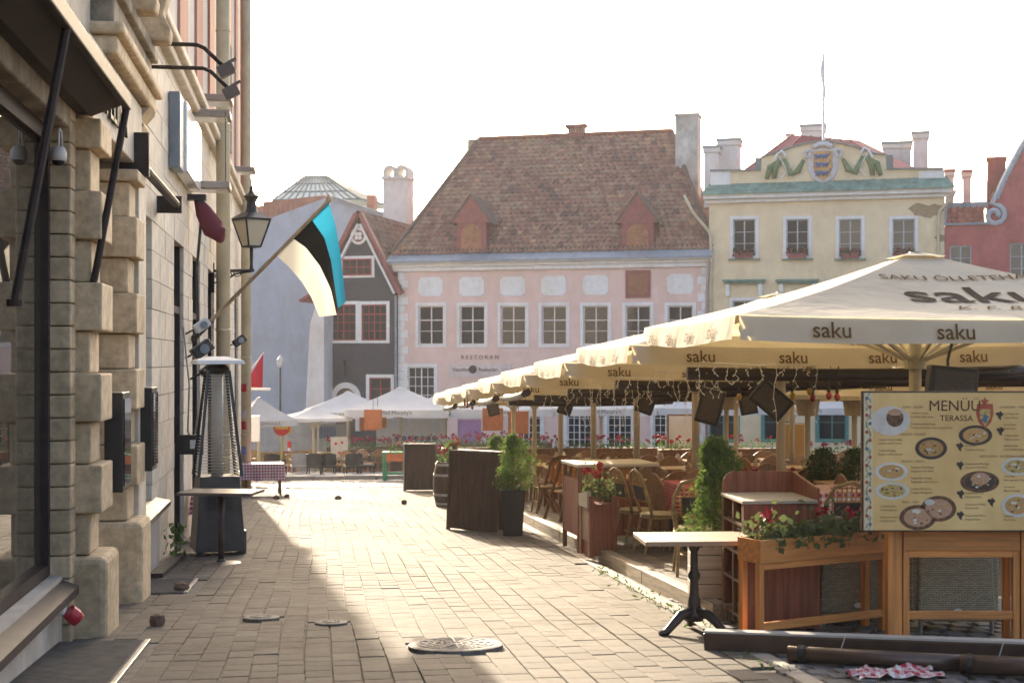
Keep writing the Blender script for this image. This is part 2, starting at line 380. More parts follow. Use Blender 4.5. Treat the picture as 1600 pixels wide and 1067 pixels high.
def window(root, x0, x1, z0, z1, fmat, cols=2, rows=3, glass=GLASS, sur=.16, smat=WHITE_PAINT, sill=None, y=.10, bar=.035, split=None):
    fw = .06; b = MB()
    b.box(x0, x0+fw, y-.03, y+.05, z0, z1); b.box(x1-fw, x1, y-.03, y+.05, z0, z1); b.box(x0+fw, x1-fw, y-.03, y+.05, z1-fw, z1); b.box(x0+fw, x1-fw, y-.03, y+.05, z0, z0+fw)
    iw = (x1-x0-2*fw); ih = (z1-z0-2*fw)
    zsplit = [z0+fw+ih*k/rows for k in range(rows+1)] if not split else [z0+fw+ih*k for k in split]
    for k in range(1, cols):
        xx = x0+fw+iw*k/cols; w = bar*1.6 if (cols == 2 or k == cols//2) else bar*.8
        b.box(xx-w/2, xx+w/2, y-.022, y+.04, z0+fw, z1-fw)
    for k, zz in enumerate(zsplit[1:-1]): 
        w = bar*1.5 if k == len(zsplit)-3 and split else bar*.8
        b.box(x0+fw, x1-fw, y-.016, y+.036, zz-w/2, zz+w/2)
    o = b.build("window", fmat, root)
    for i in range(cols):
        for j in range(len(zsplit)-1):
            px0 = x0+fw+iw*i/cols+.01; px1 = x0+fw+iw*(i+1)/cols-.01
            q = MB(); q.box(-(px1-px0)/2, (px1-px0)/2, 0, .01, 0, zsplit[j+1]-zsplit[j]-.02)
            q.build("pane", glass, o, loc=((px0+px1)/2, y+.012, zsplit[j]+.01), rot=(random.uniform(-.006, .006), 0, random.uniform(-.012, .012)))
    if sur:
        q = MB(); q.box(x0-sur, x0, -.035, .05, z0-sur*.8, z1+sur); q.box(x1, x1+sur, -.035, .05, z0-sur*.8, z1+sur); q.box(x0, x1, -.035, .05, z1, z1+sur); q.box(x0, x1, -.035, .05, z0-sur*.8, z0)
        q.build("surround", smat, o)
    if sill:
        q = MB(); q.box(x0-sur-.06, x1+sur+.06, -.16, .0, z0-sur*.8-.07, z0-sur*.8-.003); q.build("sill", sill, o)
    q = MB(); q.box(x0, x1, y+.06, y+.09, z0, z1); q.build("blind_back", BLACK, o)
    return o
def tiles(root, name, corners, mat_, tw=.3, tl=.3, seed=1, clip=None):
    # corners: function (a, b) -> point, a across 0..1, b up 0..1 ; wavy pantiles, one mesh
    A0, A1, B0 = Vector(corners(0, 0)), Vector(corners(1, 0)), Vector(corners(.5, 1))
    mid = Vector(corners(.5, 0)); nrow = max(1, int((B0 - mid).length / tl)); rn = random.Random(seed); b = MB()
    up = (B0 - mid).normalized(); ac = (A1 - A0).normalized(); nrm = ac.cross(up).normalized()
    for j in range(nrow):
        p0 = Vector(corners(0, j / nrow)); p1 = Vector(corners(1, j / nrow)); q0 = Vector(corners(0, (j+1) / nrow)); q1 = Vector(corners(1, (j+1) / nrow))
        n = max(1, int((p1 - p0).length / tw))
        for i in range(n):
            b.tint = min(.99, max(.01, rn.gauss(.5, .2) + .22 * math.sin(i * .21 + j * .13 + seed) * math.sin(j * .31 + i * .07)))
            prof = [(0, .05), (.3, .012), (.62, .0), (.85, .05), (1, .062)]
            vs = []; jit = rn.uniform(-.01, .01)
            for a, h in prof:
                f = (i + a) / n; vs.append(p0.lerp(p1, f) - up * (.05 + jit) + nrm * (h + .05))
            for a, h in prof:
                f = (i + a) / n; vs.append(q0.lerp(q1, f) + nrm * (h + .006))
            for a, h in prof:
                f = (i + a) / n; vs.append(p0.lerp(p1, f) - up * (.05 + jit) + nrm * (h - .0))
            fs = [(k, k+1, 6+k, 5+k) for k in range(4)] + [(10+k, 11+k, k+1, k) for k in range(4)]
            b.add(vs, fs)
    o = b.build(name, mat_, root); o["kind"] = "stuff"
    return o

# --- pink house
F = Front("pink_house", "pale pink plastered house with steep tiled roof and white oval panels", "house", 622, 69, -3.7)
r = F.root
xe = F.s_at(1108); zev = F.p(870, 420)[1]
wins = []; b = MB(); holes_ = []
for uc in (673.5, 738, 802, 866, 931, 997, 1063):
    x0, z1 = F.p(uc - 19.5, 478); x1, z0 = F.p(uc + 19.5, 538.5); holes_.append((x0, x1, z0, z1))
gx0, gz1 = F.p(637, 573); gx1, _ = F.p(679, 573); gwin = [(gx0, gx1, gz1 - 2.3, gz1)]
for uc in (826, 905, 968, 1040):
    a, z1_ = F.p(uc - 19, 640); c, z0_ = F.p(uc + 19, 700); gwin.append((a, c, z0_, z1_))
doors_ = []
for u0_, u1_ in ((653, 691), (715, 752)):
    a, z1_ = F.p(u0_, 655); c, _ = F.p(u1_, 655); doors_.append((a, c, .15, z1_))
wall_holes(b, 0, xe, -.8, zev + .3, holes_ + gwin + doors_); house_box(b, 0, xe, -.8, zev + .3, 10); b.build("wall", PINK, r)
WFRAME = mat("pale_pink_window_frame", (.66, .58, .55), .6, .08, 5, .1, 60)
for h in holes_: window(r, *h, WFRAME, 2, 3, GLASS, .15, sill=None, split=[0, .34, .64, 1])
for h in gwin: window(r, *h, WHITE_PAINT, 4, 5, GLASS, .15)
b = MB(); b.box(doors_[0][0], doors_[0][1], .08, .14, .15, doors_[0][3]); d = b.build("door", mat("dark_red_door", (.22, .03, .035), .5), r)
for k in (.27, .73):
    xx = doors_[0][0] + (doors_[0][1] - doors_[0][0]) * k; q = MB(); q.prism([(-.2, 0), (0, -.22), (.2, 0), (0, .22)], (xx, .08, doors_[0][3] - .45), (1, 0, 0), (0, 0, 1), (0, -1, 0), .025); q.build("diamond_panel", BROWNRED, d)
b = MB(); b.box(doors_[1][0], doors_[1][1], .08, .14, .15, doors_[1][3]); d = b.build("door", mat("mauve_door", (.35, .18, .33), .5), r)
for k in (0.04, .54):
    for zz in (.35, 1.3, 2.2):
        xx = doors_[1][0] + (doors_[1][1] - doors_[1][0]) * k; q = MB(); q.box(xx, xx + .52, .06, .08, zz, zz + .75); q.build("door_panel", MATS["mauve_door"], d, bevel=.015)
def plaque(w, h, n=.13):
    c = []
    for sx, sz in ((-1, -1), (1, -1), (1, 1), (-1, 1)):
        pts = [(sx * (w - n), sz * h), (sx * (w - n), sz * (h - n * .45)), (sx * (w - n * .45), sz * (h - n)), (sx * w, sz * (h - n))]
        c += pts if sx * sz < 0 else pts[::-1]
    return c
for uc, vc in ((673, 448), (737, 448), (801, 447.5), (865.5, 446.5), (930.5, 445.5), (1063, 444)):
    x, z = F.p(uc, vc); b = MB(); b.prism(plaque(.62, .46)[::-1], (x, 0, z), (1, 0, 0), (0, 0, 1), (0, -1, 0), .03); b.build("blind_panel", WHITE_PAINT, r)
x, z = F.p(997, 444); b = MB(); b.box(x - .58, x + .58, -.06, 0, z - .64, z + .64); o = b.build("shutter", BROWNRED, r)
b = MB()
for k in range(9):
    for sgn in (-1, 1):
        dd = .1 + .1 * k
        b.beam((x + sgn * max(0, dd - .48) , -.068, z + min(dd, .5)), (x + sgn * min(.46, dd), -.068, z + max(0, dd - .46)), .05, .02, (0, 1, 0))
        b.beam((x + sgn * max(0, dd - .48), -.068, z - min(dd, .5)), (x + sgn * min(.46, dd), -.068, z - max(0, dd - .46)), .05, .02, (0, 1, 0))
b.build("lozenge_boards", ORANGEWOOD, o)
for (x0_, sg) in ((0, 1), (xe, -1)):
    k = 0; z = -.5
    while z < zev - .25:
        w = .52 if k % 2 else .34; b = MB(); b.box(min(x0_, x0_ + sg * w), max(x0_, x0_ + sg * w), -.045, .02, z + .012, z + .38); b.build("quoin", WHITE_PAINT, r, bevel=.01); z += .4; k += 1
b = MB(); b.box(-.25, xe + .1, -.14, .1, zev - .02, zev + .18); b.box(-.32, xe + .12, -.26, .1, zev + .18, zev + .3); b.box(-.38, xe + .15, -.38, .1, zev + .3, zev + .46); b.build("cornice", WHITE_PAINT, r, bevel=.02)
zg = zev + .46
b = MB(); b.add([(-.42, -.5, zg), (xe + .2, -.5, zg), (xe + .2, .1, zg + .42), (-.42, .1, zg + .42), (-.42, -.5, zg - .1), (xe + .2, -.5, zg - .1)], [(0, 1, 2, 3), (4, 5, 1, 0)]); b.build("gutter", GREYMETAL, r)
ze = zg + .36; yr = 6.0
rx0 = F.s_at(748, yr); rx1 = F.s_at(1050, yr); zr = F.p(880, 214, yr)[1]
def roofp(a, c): 
    L0 = Vector((-.35, 0, ze)).lerp(Vector((rx0, yr, zr)), c); L1 = Vector((xe + .1, 0, ze)).lerp(Vector((rx1, yr, zr)), c); return L0.lerp(L1, a)
b = MB(); b.add([(-.35, 0, ze), (xe + .1, 0, ze), (rx1, yr, zr), (rx0, yr, zr), (-.35, 12, ze), (xe + .1, 12, ze)], [(0, 1, 2, 3), (4, 0, 3), (1, 5, 2), (5, 4, 3, 2)]); rf = b.build("roof", mat("roof_underlay", (.16, .09, .07), .9), r)
tiles(rf, "roof_tiles", roofp, TILE, .3, .31, 2)
def hipp(a, c): return Vector((-.35, 12, ze)).lerp(Vector((-.35, 0, ze)), a).lerp(Vector((rx0, yr, zr)), c)
tiles(rf, "roof_tiles", hipp, TILE, .3, .31, 3)
def hipr(a, c): return Vector((xe + .1, 0, ze)).lerp(Vector((xe + .1, 12, ze)), a).lerp(Vector((rx1, yr, zr)), c)
tiles(rf, "roof_tiles", hipr, TILE, .3, .31, 4)
b = MB(); b.tube([(rx0, yr, zr + .05), (rx1, yr, zr + .05)], .14, 8); b.build("ridge_cap", TILE_RED, rf)
for a_, e_ in (((-.35, 0, ze), (rx0, yr, zr)), ((xe + .1, 0, ze), (rx1, yr, zr))):
    b = MB(); b.tube([Vector(a_) + Vector((0, 0, .06)), Vector(e_) + Vector((0, 0, .06))], .12, 6); b.build("hip_cap", TILE, rf)
b = MB()
for k in range(70):
    xx = .1 + k * (xe - .3) / 70; b.box(xx, xx + .05, .02, .06, ze + .02, ze + .22)
b.build("snow_guard", BLACK, rf)["kind"] = "stuff"
vx, vz = F.p(901, 214, yr); b = MB(); b.box(vx - .55, vx + .55, yr - .3, yr + .3, zr + .42, zr + .58)
b.box(vx - .4, vx + .4, yr - .28, yr + .28, zr - .05, zr + .1)
for k in range(6): b.box(vx - .4 + k * .15, vx - .34 + k * .15, yr - .28, yr + .28, zr + .1, zr + .42)
b.build("roof_vent", BROWNRED, r)
lx = F.s_at(742, yr); b = MB(); b.box(lx - .35, lx + .25, yr - .2, yr + .5, zr - 1.2, zr + .05); b.build("ridge_pillar", STONE_DARK, r)
for ua, apex in ((736.5, 306), (996, 303)):
    yd = .08; xx, zb = F.p(ua, 397, yd); _, zt = F.p(ua, 348, yd); _, za = F.p(ua, apex, yd); w = .74
    dm = MB(); dm.box(xx - w, xx + w, yd, yd + 3.2, zb - .1, zt); dm.prism([(-w - .22, 0), (w + .22, 0), (0, za - zt)], (xx, yd - .1, zt), (1, 0, 0), (0, 0, 1), (0, 1, 0), 4.0)
    d = dm.build("dormer", BROWNRED, r)
    arch = [(-.5, 0), (.5, 0)] + [(.5 * math.cos(t * math.pi / 10), zt - zb - .62 + .5 * math.sin(t * math.pi / 10)) for t in range(11)]
    q = MB(); q.prism(arch[::-1], (xx, yd, zb + .05), (1, 0, 0), (0, 0, 1), (0, -1, 0), .03); q.build("dormer_shutter", ORANGEWOOD, d)
    q = MB()
    for k in range(7):
        for sg in (-1, 1): q.beam((xx + sg * .02, yd - .035, zb + .1 + k * .16), (xx + sg * .42, yd - .035, zb + .28 + k * .16), .02, .012, (0, 1, 0))
    q.build("chevron_boards", BROWNRED, d)
    q = MB()
    for sg in (-1, 1): q.beam((xx + sg * (w + .3), yd - .14, zt - .06), (xx, yd - .14, za + .05), .06, .1, (0, 1, 0)); q.add([(xx + sg * (w + .3), yd - .16, zt - .04), (xx, yd - .16, za + .08), (xx, yd + 4, za + .08), (xx + sg * (w + .3), yd + 2.6, zt - .04)], [(0, 1, 2, 3)])
    q.build("dormer_roof", TILE, d)
cx, cz = F.p(1075, 182, 4.5); b = MB(); b.box(cx - .55, cx + .55, 4.0, 5.2, zev, cz - .06); b.box(cx - .6, cx + .6, 3.94, 5.26, cz - .06, cz + .06)
b.build("chimney", mat("grey_chimney_plaster", (.5, .5, .49), .9, .15, 2, .3, 40, stain=.3), r)
def facade_text(root, txt, fr, u, v, size, m, bold=False, y=-.02, shear=0):
    x, z = fr.p(u, v); inst("lettering", text_mesh(txt, size, m, bold, shear, ext=.006), root, (x, y, z), (R(90), 0, 0))
GILT = mat("dark_gilt_lettering", (.16, .09, .05), .5); INK = mat("dark_ink", (.06, .05, .05), .7)
facade_text(r, "R E S T O R A N", F, 750, 561, .27, GILT, True)
b = MB(); a, z1_ = F.p(702, 569); c, z0_ = F.p(800, 589); b.box(a, c, -.03, 0, z0_, z1_); s_ = b.build("sign_board", mat("pale_sign", (.58, .5, .48), .7), r)
facade_text(r, "Vanalinna", F, 723, 580, .26, INK, y=-.04); facade_text(r, "Restoran", F, 763, 580, .26, INK, y=-.04)
x, z = F.p(739, 577); b = MB(); b.lathe([(.2, 0), (.2, .01), (.15, .012), (.15, .004)], 20); b.build("emblem", INK, r, loc=(x, -.032, z), rot=(R(90), 0, 0))
b = MB(); b.tube([(-.3, -.3, zg - .1), (-.22, -.14, zev - .4), (-.12, -.1, zev - 1.0), (-.12, -.1, -.5)], .06, 8); b.build("downpipe", GREYMETAL, r, smooth=True)
b = MB(); b.tube([(xe, -.34, zg - .08), (xe - .05, -.12, zev - .7), (xe - .1, -.1, zev - 1.2), (xe - .1, -.1, -.5)], .06, 8); b.build("downpipe", mat("pink_pipe", (.42, .29, .27), .5), r, smooth=True)

# --- yellow house
F2 = Front("yellow_house", "pale yellow house with crested pediment and verdigris copper ledge", "house", 1108, 65.1, -3.5)
r = F2.root; xw = F2.s_at(1476)
_, zc0 = F2.p(1290, 312); _, zc1 = F2.p(1290, 299); _, zv = F2.p(1290, 287)
holes_ = []
for uc in (1163, 1246, 1328.5, 1412):
    x0, z1 = F2.p(uc - 17.5, 343); x1, z0 = F2.p(uc + 17.5, 400); holes_.append((x0, x1, z0, z1))
low = []
for uc in (1163, 1246, 1329, 1412):
    x0, z1 = F2.p(uc - 18, 470); x1, _ = F2.p(uc + 18, 470); low.append((x0, x1, z1 - 2.3, z1))
grd = []
for uc in (1130, 1215, 1300, 1375, 1440):
    x0, z1 = F2.p(uc - 22, 632); x1, z0 = F2.p(uc + 22, 688); grd.append((x0, x1, z0, z1))
b = MB(); wall_holes(b, 0.02, xw, -1, zc0 + .1, holes_ + low + grd); house_box(b, 0.02, xw, -1, zc0 + .1, 11); b.build("wall", YELLOW, r)
b = MB(); b.box(.06, xw - .04, -.06, -.003, -1, .75); b.build("plinth", mat("grey_plinth", (.30, .31, .34), .9), r)
BLUEFR = mat("grey_blue_frame", (.42, .43, .45), .6)
GREENFR = mat("green_window_frame", (.10, .26, .22), .6)
for i, h in enumerate(holes_):
    o = window(r, *h, BLUEFR, 2, 3, GLASS if i < 2 else GLASSW, .14, sill=VERDIGRIS)
    b = MB(); b.box(h[0] + .1, h[1] - .1, -.24, -.06, h[2] - .12, h[2] + .12); fb = b.build("flower_box", BROWNRED, r)
    b = MB(); rr = random.Random(i)
    for k in range(120):
        p = Vector((rr.uniform(h[0] + .02, h[1] - .02), rr.uniform(-.3, -.04), h[2] + rr.uniform(.0, .34))); q = Quaternion((rr.random(), rr.random(), rr.random(), rr.random())).normalized()
        b.cur = 1 if rr.random() < .45 else 0; b.add([p + q @ Vector(c) for c in ((-.05, -.04, 0), (.05, -.04, 0), (.05, .04, 0), (-.05, .04, 0))], [(0, 1, 2, 3)])
    b.build("geraniums", [leafmat("dark_leaf", (.05, .075, .03), (.02, .035, .015)), mat("dark_red_petal", (.25, .02, .03), .7)], fb)
for i, h in enumerate(low):
    window(r, *h, BLUEFR, 2, 3, GLASS, .14)
    b = MB(); b.box(h[0] - .45, h[1] + .45, -.32, 0, h[3] + .86, h[3] + .95); b.box(h[0] - .38, h[1] + .38, -.24, 0, h[3] + .76, h[3] + .86); b.build("window_hood", VERDIGRIS, r, bevel=.01)
    for sx in (h[0] - .3, h[1] + .12):
        b = MB(); b.box(sx, sx + .18, -.2, 0, h[3] + .2, h[3] + .76); b.build("hood_bracket", WHITE_PAINT, r, bevel=.02)
for h in grd: window(r, *h, GREENFR, 2, 2, GLASS, .12, smat=GREENFR)
b = MB(); b.box(-.15, xw + .2, -.2, 0, zc0 - .05, zc0 + .12); b.box(-.22, xw + .3, -.42, .02, zc0 + .12, zc1); b.build("cornice", WHITE_PAINT, r, bevel=.03)
b = MB(); b.add([(-.3, -.55, zc1 + .003), (xw + .4, -.55, zc1 + .003), (xw + .1, .05, zv + .15), (0, .05, zv + .15), (-.3, -.55, zc1 - .07), (xw + .4, -.55, zc1 - .07)], [(0, 1, 2, 3), (4, 5, 1, 0)])
for k in range(24):
    xx = k * xw / 24; b.beam((xx, -.54, zc1 + .02), (xx, .04, zv + .16), .03, .03)
b.build("copper_ledge", VERDIGRIS, r)
pa = [F2.p(1113, 290), F2.p(1113, 268), F2.p(1189, 266), F2.p(1190, 246)]
pts = [(.05, zv - .1), (.05, F2.p(1113, 268)[1]), (F2.s_at(1189), F2.p(1189, 267)[1]), (F2.s_at(1190), F2.p(1190, 247)[1])]
for k in range(1, 12):
    u = 1190 + (1384 - 1190) * k / 12; e = 1 - abs(k / 6 - 1); pts.append((F2.s_at(u), F2.p(u, 246.5 - 24 * math.sin(e * math.pi / 2) ** 1.15)[1]))
pts += [(F2.s_at(1384), F2.p(1384, 243)[1]), (F2.s_at(1385), F2.p(1385, 265)[1]), (xw - .05, F2.p(1474, 265)[1]), (xw - .05, zv - .1)]
b = MB(); b.prism(pts, (0, .02, 0), (1, 0, 0), (0, 0, 1), (0, 1, 0), .5); b.build("pediment", YELLOW, r)
b = MB()
for i in range(1, len(pts) - 2): b.beam((pts[i][0], .2, pts[i][1] + .03), (pts[i+1][0], .2, pts[i+1][1] + .03), .62, .07)
b.build("coping", mat("coping_metal", (.17, .2, .2), .6), r)
for u0_, u1_ in ((1112, 1140), (1437, 1474)):
    a = F2.s_at(u0_); c = F2.s_at(u1_); b = MB(); b.box(a - .04, c + .04, -.03, .55, zv - .05, F2.p(u0_, 267)[1] - .02); b.build("parapet_block", WHITE_PAINT, r)
# crest: shield with three blue lions, scrolled frame and oak garlands
ex, ez = F2.p(1286, 256)
sh = [(-.42, .55), (.42, .55), (.42, -.2), (.3, -.55), (0, -.78), (-.3, -.55), (-.42, -.2)]
b = MB(); b.prism([(x * 1.55, z * 1.2) for x, z in sh][::-1], (ex, .02, ez), (1, 0, 0), (0, 0, 1), (0, -1, 0), .1)
for sg in (-1, 1):
    b.lathe([(.2, 0), (.24, .08), (.1, .14)], 14, (0, 0, 0)) if False else None
    for k in range(9): 
        a = k * .7; b.beam((ex + sg * (.68 + .16 * math.cos(a)), -.1, ez + .45 + .16 * math.sin(a)), (ex + sg * (.68 + .16 * math.cos(a + .7)), -.1, ez + .45 + .16 * math.sin(a + .7)), .1, .1, (0, 1, 0))
b.tube([(ex - .4, -.1, ez + .72), (ex - .2, -.1, ez + .86), (ex + .2, -.1, ez + .86), (ex + .4, -.1, ez + .72)], .12, 8)
cr = b.build("crest", mat("crest_stone", (.5, .5, .54), .8), r, bevel=.02)
b = MB(); b.prism(sh[::-1], (ex, -.08, ez), (1, 0, 0), (0, 0, 1), (0, -1, 0), .05); b.build("shield", mat("gilt_shield", (.45, .25, .07), .5), cr)
for k in range(3):
    zz = ez + .32 - k * .38; b = MB()
    b.tube([(ex - .28, -.15, zz - .02), (ex - .1, -.16, zz + .03), (ex + .12, -.16, zz), (ex + .25, -.15, zz + .06)], [.06, .08, .07, .04], 6)
    b.tube([(ex - .28, -.15, zz + .0), (ex - .32, -.16, zz + .1)], [.07, .06], 6); b.tube([(ex + .24, -.15, zz + .02), (ex + .33, -.15, zz + .14), (ex + .28, -.15, zz + .2)], .025, 5)
    for q in (-.25, -.12, .08, .2): b.tube([(ex + q, -.15, zz), (ex + q - .07, -.15, zz - .14)], .03, 5)
    b.build("lion", mat("lion_blue", (.06, .12, .30), .6), cr)
GAR = mat("garland_green", (.10, .17, .07), .7)
for sg in (-1, 1):
    g0 = ex + sg * .85
    for path in ([(0, .2), (.25, -.3), (.55, -.45), (.9, .25)], [(1.0, .3), (1.25, -.1), (1.3, -.6)], [(.95, .25), (1.5, -.1), (1.65, -.62)]):
        b = MB(); b.tube([(g0 + sg * x, -.05, ez + z) for x, z in path], [.07] + [.15] * (len(path) - 2) + [.1], 7); b.build("garland", GAR, cr, smooth=True)
    b = MB(); b.beam((g0 + sg * .55, -.1, ez - .6), (g0 + sg * 1.15, -.1, ez + .5), .05); b.beam((g0 + sg * 1.0, -.1, ez - .6), (g0 + sg * .5, -.1, ez), .05)
    b.tube([(g0 + sg * .8, -.1, ez + .4), (g0 + sg * .95, -.12, ez + .62), (g0 + sg * 1.15, -.1, ez + .5), (g0 + sg * 1.3, -.1, ez + .2)], .06, 6); b.build("ribbon", WHITE_PAINT, cr)
px_, pz0 = F2.p(1287, 222, .3); _, pz1 = F2.p(1287, 57, .3)
b = MB(); b.tube([(px_, .3, pz0 - 1), (px_, .3, pz0 + 2.5), (px_, .3, pz1)], [.075, .06, .03], 8); b.lathe([(.0, 0), (.06, .04), (0, .1)], 8, (px_, .3, pz1)); fp_ = b.build("flagpole", WHITE_PAINT, r)
b = MB(); b.tube([(px_ + .02, .25, pz1 - .6), (px_ - .09, .25, pz1 - 1.6), (px_ + .06, .25, pz1 - 2.6), (px_, .25, pz1 - 3.0)], [.03, .09, .06, .02], 6); b.build("furled_pennant", WHITE_PAINT, fp_)
hx0 = F2.s_at(1135, 3); hx1 = F2.s_at(1470, 3); hz = F2.p(1238, 211, 6)[1]; hxa = F2.s_at(1238, 6)
b = MB(); b.add([(hx0, .6, zv), (hx1, .6, zv), (hx1, 10, zv), (hx0, 10, zv), (hxa, 6, hz), (hxa + 3.2, 6, hz - .4)], [(0, 1, 5, 4), (1, 2, 5), (2, 3, 4, 5), (3, 0, 4)])
ro = b.build("roof", REDMETAL, r)
for k in range(7):
    f = k / 7; b = MB(); b.beam(Vector((hx0, .6, zv + .02)).lerp(Vector((hx0, 10, zv)), f * .0).lerp(Vector((hxa, 6, hz + .02)), 1) if k == 0 else Vector((hx0 + (hx1 - hx0) * f, .6, zv + .03)), Vector((hx0, .6, zv + .02)) if k == 0 else Vector((hxa + 3.2 * f, 6, hz - .4 * f + .03)), .05, .05); b.build("seam", REDMETAL, ro)
for u0_, u1_, vt, yy in ((1098, 1124, 228, 2), (1120, 1157, 217, 3), (1228, 1240, 209, 8), (1250, 1290, 195, 6), (1378, 1425, 222, 5), (1425, 1452, 206, 4), (1476, 1492, 265, 6), (1503, 1519, 266, 6)):
    a = F2.s_at(u0_ + 2, yy); c = F2.s_at(u1_ - 2, yy); zt = F2.p(u0_, vt, yy)[1]; b = MB()
    b.box(a, c, yy, yy + .9, zc0, zt - .34); b.box(a - .06, c + .06, yy - .06, yy + .96, zt - .34, zt - .12); ch = b.build("chimney", WHITEWALL, r, bevel=.02)
    q = MB(); q.box(a - .09, c + .09, yy - .09, yy + .99, zt - .12, zt); q.build("chimney_cap", mat("zinc_cap", (.28, .31, .33), .5) if u0_ < 1470 else REDMETAL, ch)
PATCH = mat("bare_render_patch", (.33, .24, .14), .95, .2, 6)
for uu, vv, s_ in ((1440, 328, .55), (1455, 331, .45), (1470, 372, .3), (1463, 325, .35)):
    x, z = F2.p(uu, vv); rr = random.Random(uu); b = MB(); b.prism([(s_ * rr.uniform(.6, 1.1) * math.cos(k * .57) , s_ * rr.uniform(.35, .75) * math.sin(k * .57)) for k in range(11)][::-1], (x, 0, z), (1, 0, 0), (0, 0, 1), (0, -1, 0), .004 + .001 * s_); b.build("peeled_patch", PATCH, r)
for pts_ in ([(1071, 307), (1083, 332), (1108, 362), (1111, 370), (1111, 640)], [(1492, 300), (1486, 312), (1468, 330), (1466, 340), (1466, 640)]):
    b = MB(); b.tube([(F2.p(u, v)[0], -.4 if k < 1 else -.12, F2.p(u, v)[1]) for k, (u, v) in enumerate(pts_)], .07, 8); b.build("downpipe", CREAM_PAINT, r, smooth=True)
x, z = F2.p(1289, 627); b = MB(); b.box(x - .42, x + .42, -.06, 0, z - .55, z + .55); o = b.build("wall_frame", BLACK, r); b = MB(); b.box(x - .36, x + .36, -.07, -.062, z - .49, z + .49); b.build("picture", WHITE_PAINT, o)

# --- red house
F3 = Front("red_house", "crimson plastered house with scrolled gable and tiled lean-to roof", "house", 1476, 62.4, -3.3)
r = F3.root; xr = F3.s_at(1720); zt = F3.p(1500, 352)[1]
h3 = []
for u0_, u1_, vt, vb in ((1484, 1518, 384, 440), (1578, 1615, 380, 440)):
    x0, z1 = F3.p(u0_, vt); x1, z0 = F3.p(u1_, vb); h3.append((x0, x1, z0, z1))
b = MB(); wall_holes(b, .02, xr, -1, zt, h3); house_box(b, .02, xr, -1, zt, 11); b.build("wall", RED, r)
for h in h3: window(r, *h, BLUEFR, 2, 3, GLASSW, 0)
gl = F3.s_at(1543); gzz = lambda u, v: F3.p(u, v)
gp = [(gl, zt - .02), (gl + .1, gzz(1543, 338)[1]), gzz(1556, 312), gzz(1570, 280), gzz(1590, 242), gzz(1608, 212), gzz(1660, 120), gzz(1712, 212), (xr - .02, gzz(1720, 320)[1]), (xr - .02, zt - .02)]
b = MB(); b.prism(gp, (0, .0, 0), (1, 0, 0), (0, 0, 1), (0, 1, 0), .4); b.build("gable", RED, r)
b = MB(); b.tube([(x, -.02, z + .05) for x, z in gp[2:8]], .13, 6); b.build("gable_coping", mat("scroll_stone", (.36, .4, .44), .8), r)
sx, sz = F3.p(1554, 337); pts_ = []
for k in range(26):
    a = 2.2 - k * .36; rad = .5 * (1 - k / 34); pts_.append((sx + rad * math.cos(a), -.06, sz + rad * math.sin(a)))
b = MB(); b.tube([(gzz(1560, 300)[0], -.06, gzz(1560, 300)[1]), (gzz(1549, 318)[0], -.06, gzz(1549, 318)[1])] + pts_[3:], .12, 6); b.build("scroll", MATS["scroll_stone"], r, smooth=True)
b = MB(); b.box(-.02, F3.s_at(1545), -.12, .1, zt, zt + .1); b.build("ledge", GREYMETAL, r)
z2 = F3.p(1500, 322)[1]
def lean(a, c): return Vector((.08, -.05, zt + .1)).lerp(Vector((F3.s_at(1538), -.05, zt + .1)), a).lerp(Vector((.08, .5, z2)).lerp(Vector((F3.s_at(1538), .5, z2)), a), c)
tiles(r, "lean_to_tiles", lean, TILE_RED, .24, .25, 9)
b = MB(); b.box(0, F3.s_at(1545), .45, .8, z2 - .05, z2 + .2); b.box(0, .1, -.05, .5, zt + .1, z2 + .05); b.build("flashing", GREYMETAL, r)
b = MB(); xa = F3.s_at(1556, .5); za_ = F3.p(1556, 300, .5)[1]; xb = gp[6][0]; zb_ = gp[6][1]
b.add([(xa, .42, za_), (xb, .42, zb_ + .05), (xb, 9, zb_ + .05), (xa, 9, za_)], [(0, 1, 2, 3)]); ro = b.build("roof", TILE_RED, r)
tiles(ro, "roof_tiles", lambda a, c: Vector((xa, 9, za_)).lerp(Vector((xa, .42, za_)), a).lerp(Vector((xb, 9, zb_)).lerp(Vector((xb, .42, zb_)), a), c), mat("ochre_roof_tile", (.42, .22, .10), .85, .2, 3, .3, 40, tint=.3), .28, .3, 12)
cx, cz = F3.p(1558, 248, 4); b = MB(); b.box(cx - .45, cx + .35, 3.6, 4.6, zt, cz); b.box(cx - .5, cx + .4, 3.55, 4.65, cz - .15, cz + .02); ch = b.build("chimney", BROWNRED, r)
b = MB(); b.tube([(cx, 4, cz), (cx, 4, cz + .9)], .03, 6); b.build("rod", BLACK, ch)

# --- dark gabled house
F4 = Front("dark_gabled_house", "narrow charcoal house with red trimmed gable and red lattice windows", "house", 506, 69.8, -3.75)
r = F4.root; xd = F4.s_at(618); zE = F4.p(618, 452)[1]; ax_, az_ = F4.p(563, 345)
h4 = []
for u0_, u1_, vt, vb in ((536, 581, 405, 430), (516, 556, 476, 532), (565, 604, 476, 532), (577, 611, 590, 625)):
    x0, z1 = F4.p(u0_, vt); x1, z0 = F4.p(u1_, vb); h4.append((x0, x1, z0, z1))
b = MB(); wall_holes(b, 0, xd, -1, zE, h4[1:]); house_box(b, 0, xd, -1, zE, 9); b.build("wall", DARKGREY, r)
b = MB(); b.prism([(0, zE), (xd, zE), (ax_ + .12, az_), (ax_ - .12, az_)], (0, 0, 0), (1, 0, 0), (0, 0, 1), (0, 1, 0), .3); b.build("gable", DARKGREY, r)
REDFR = mat("red_window_frame", (.32, .035, .045), .5)
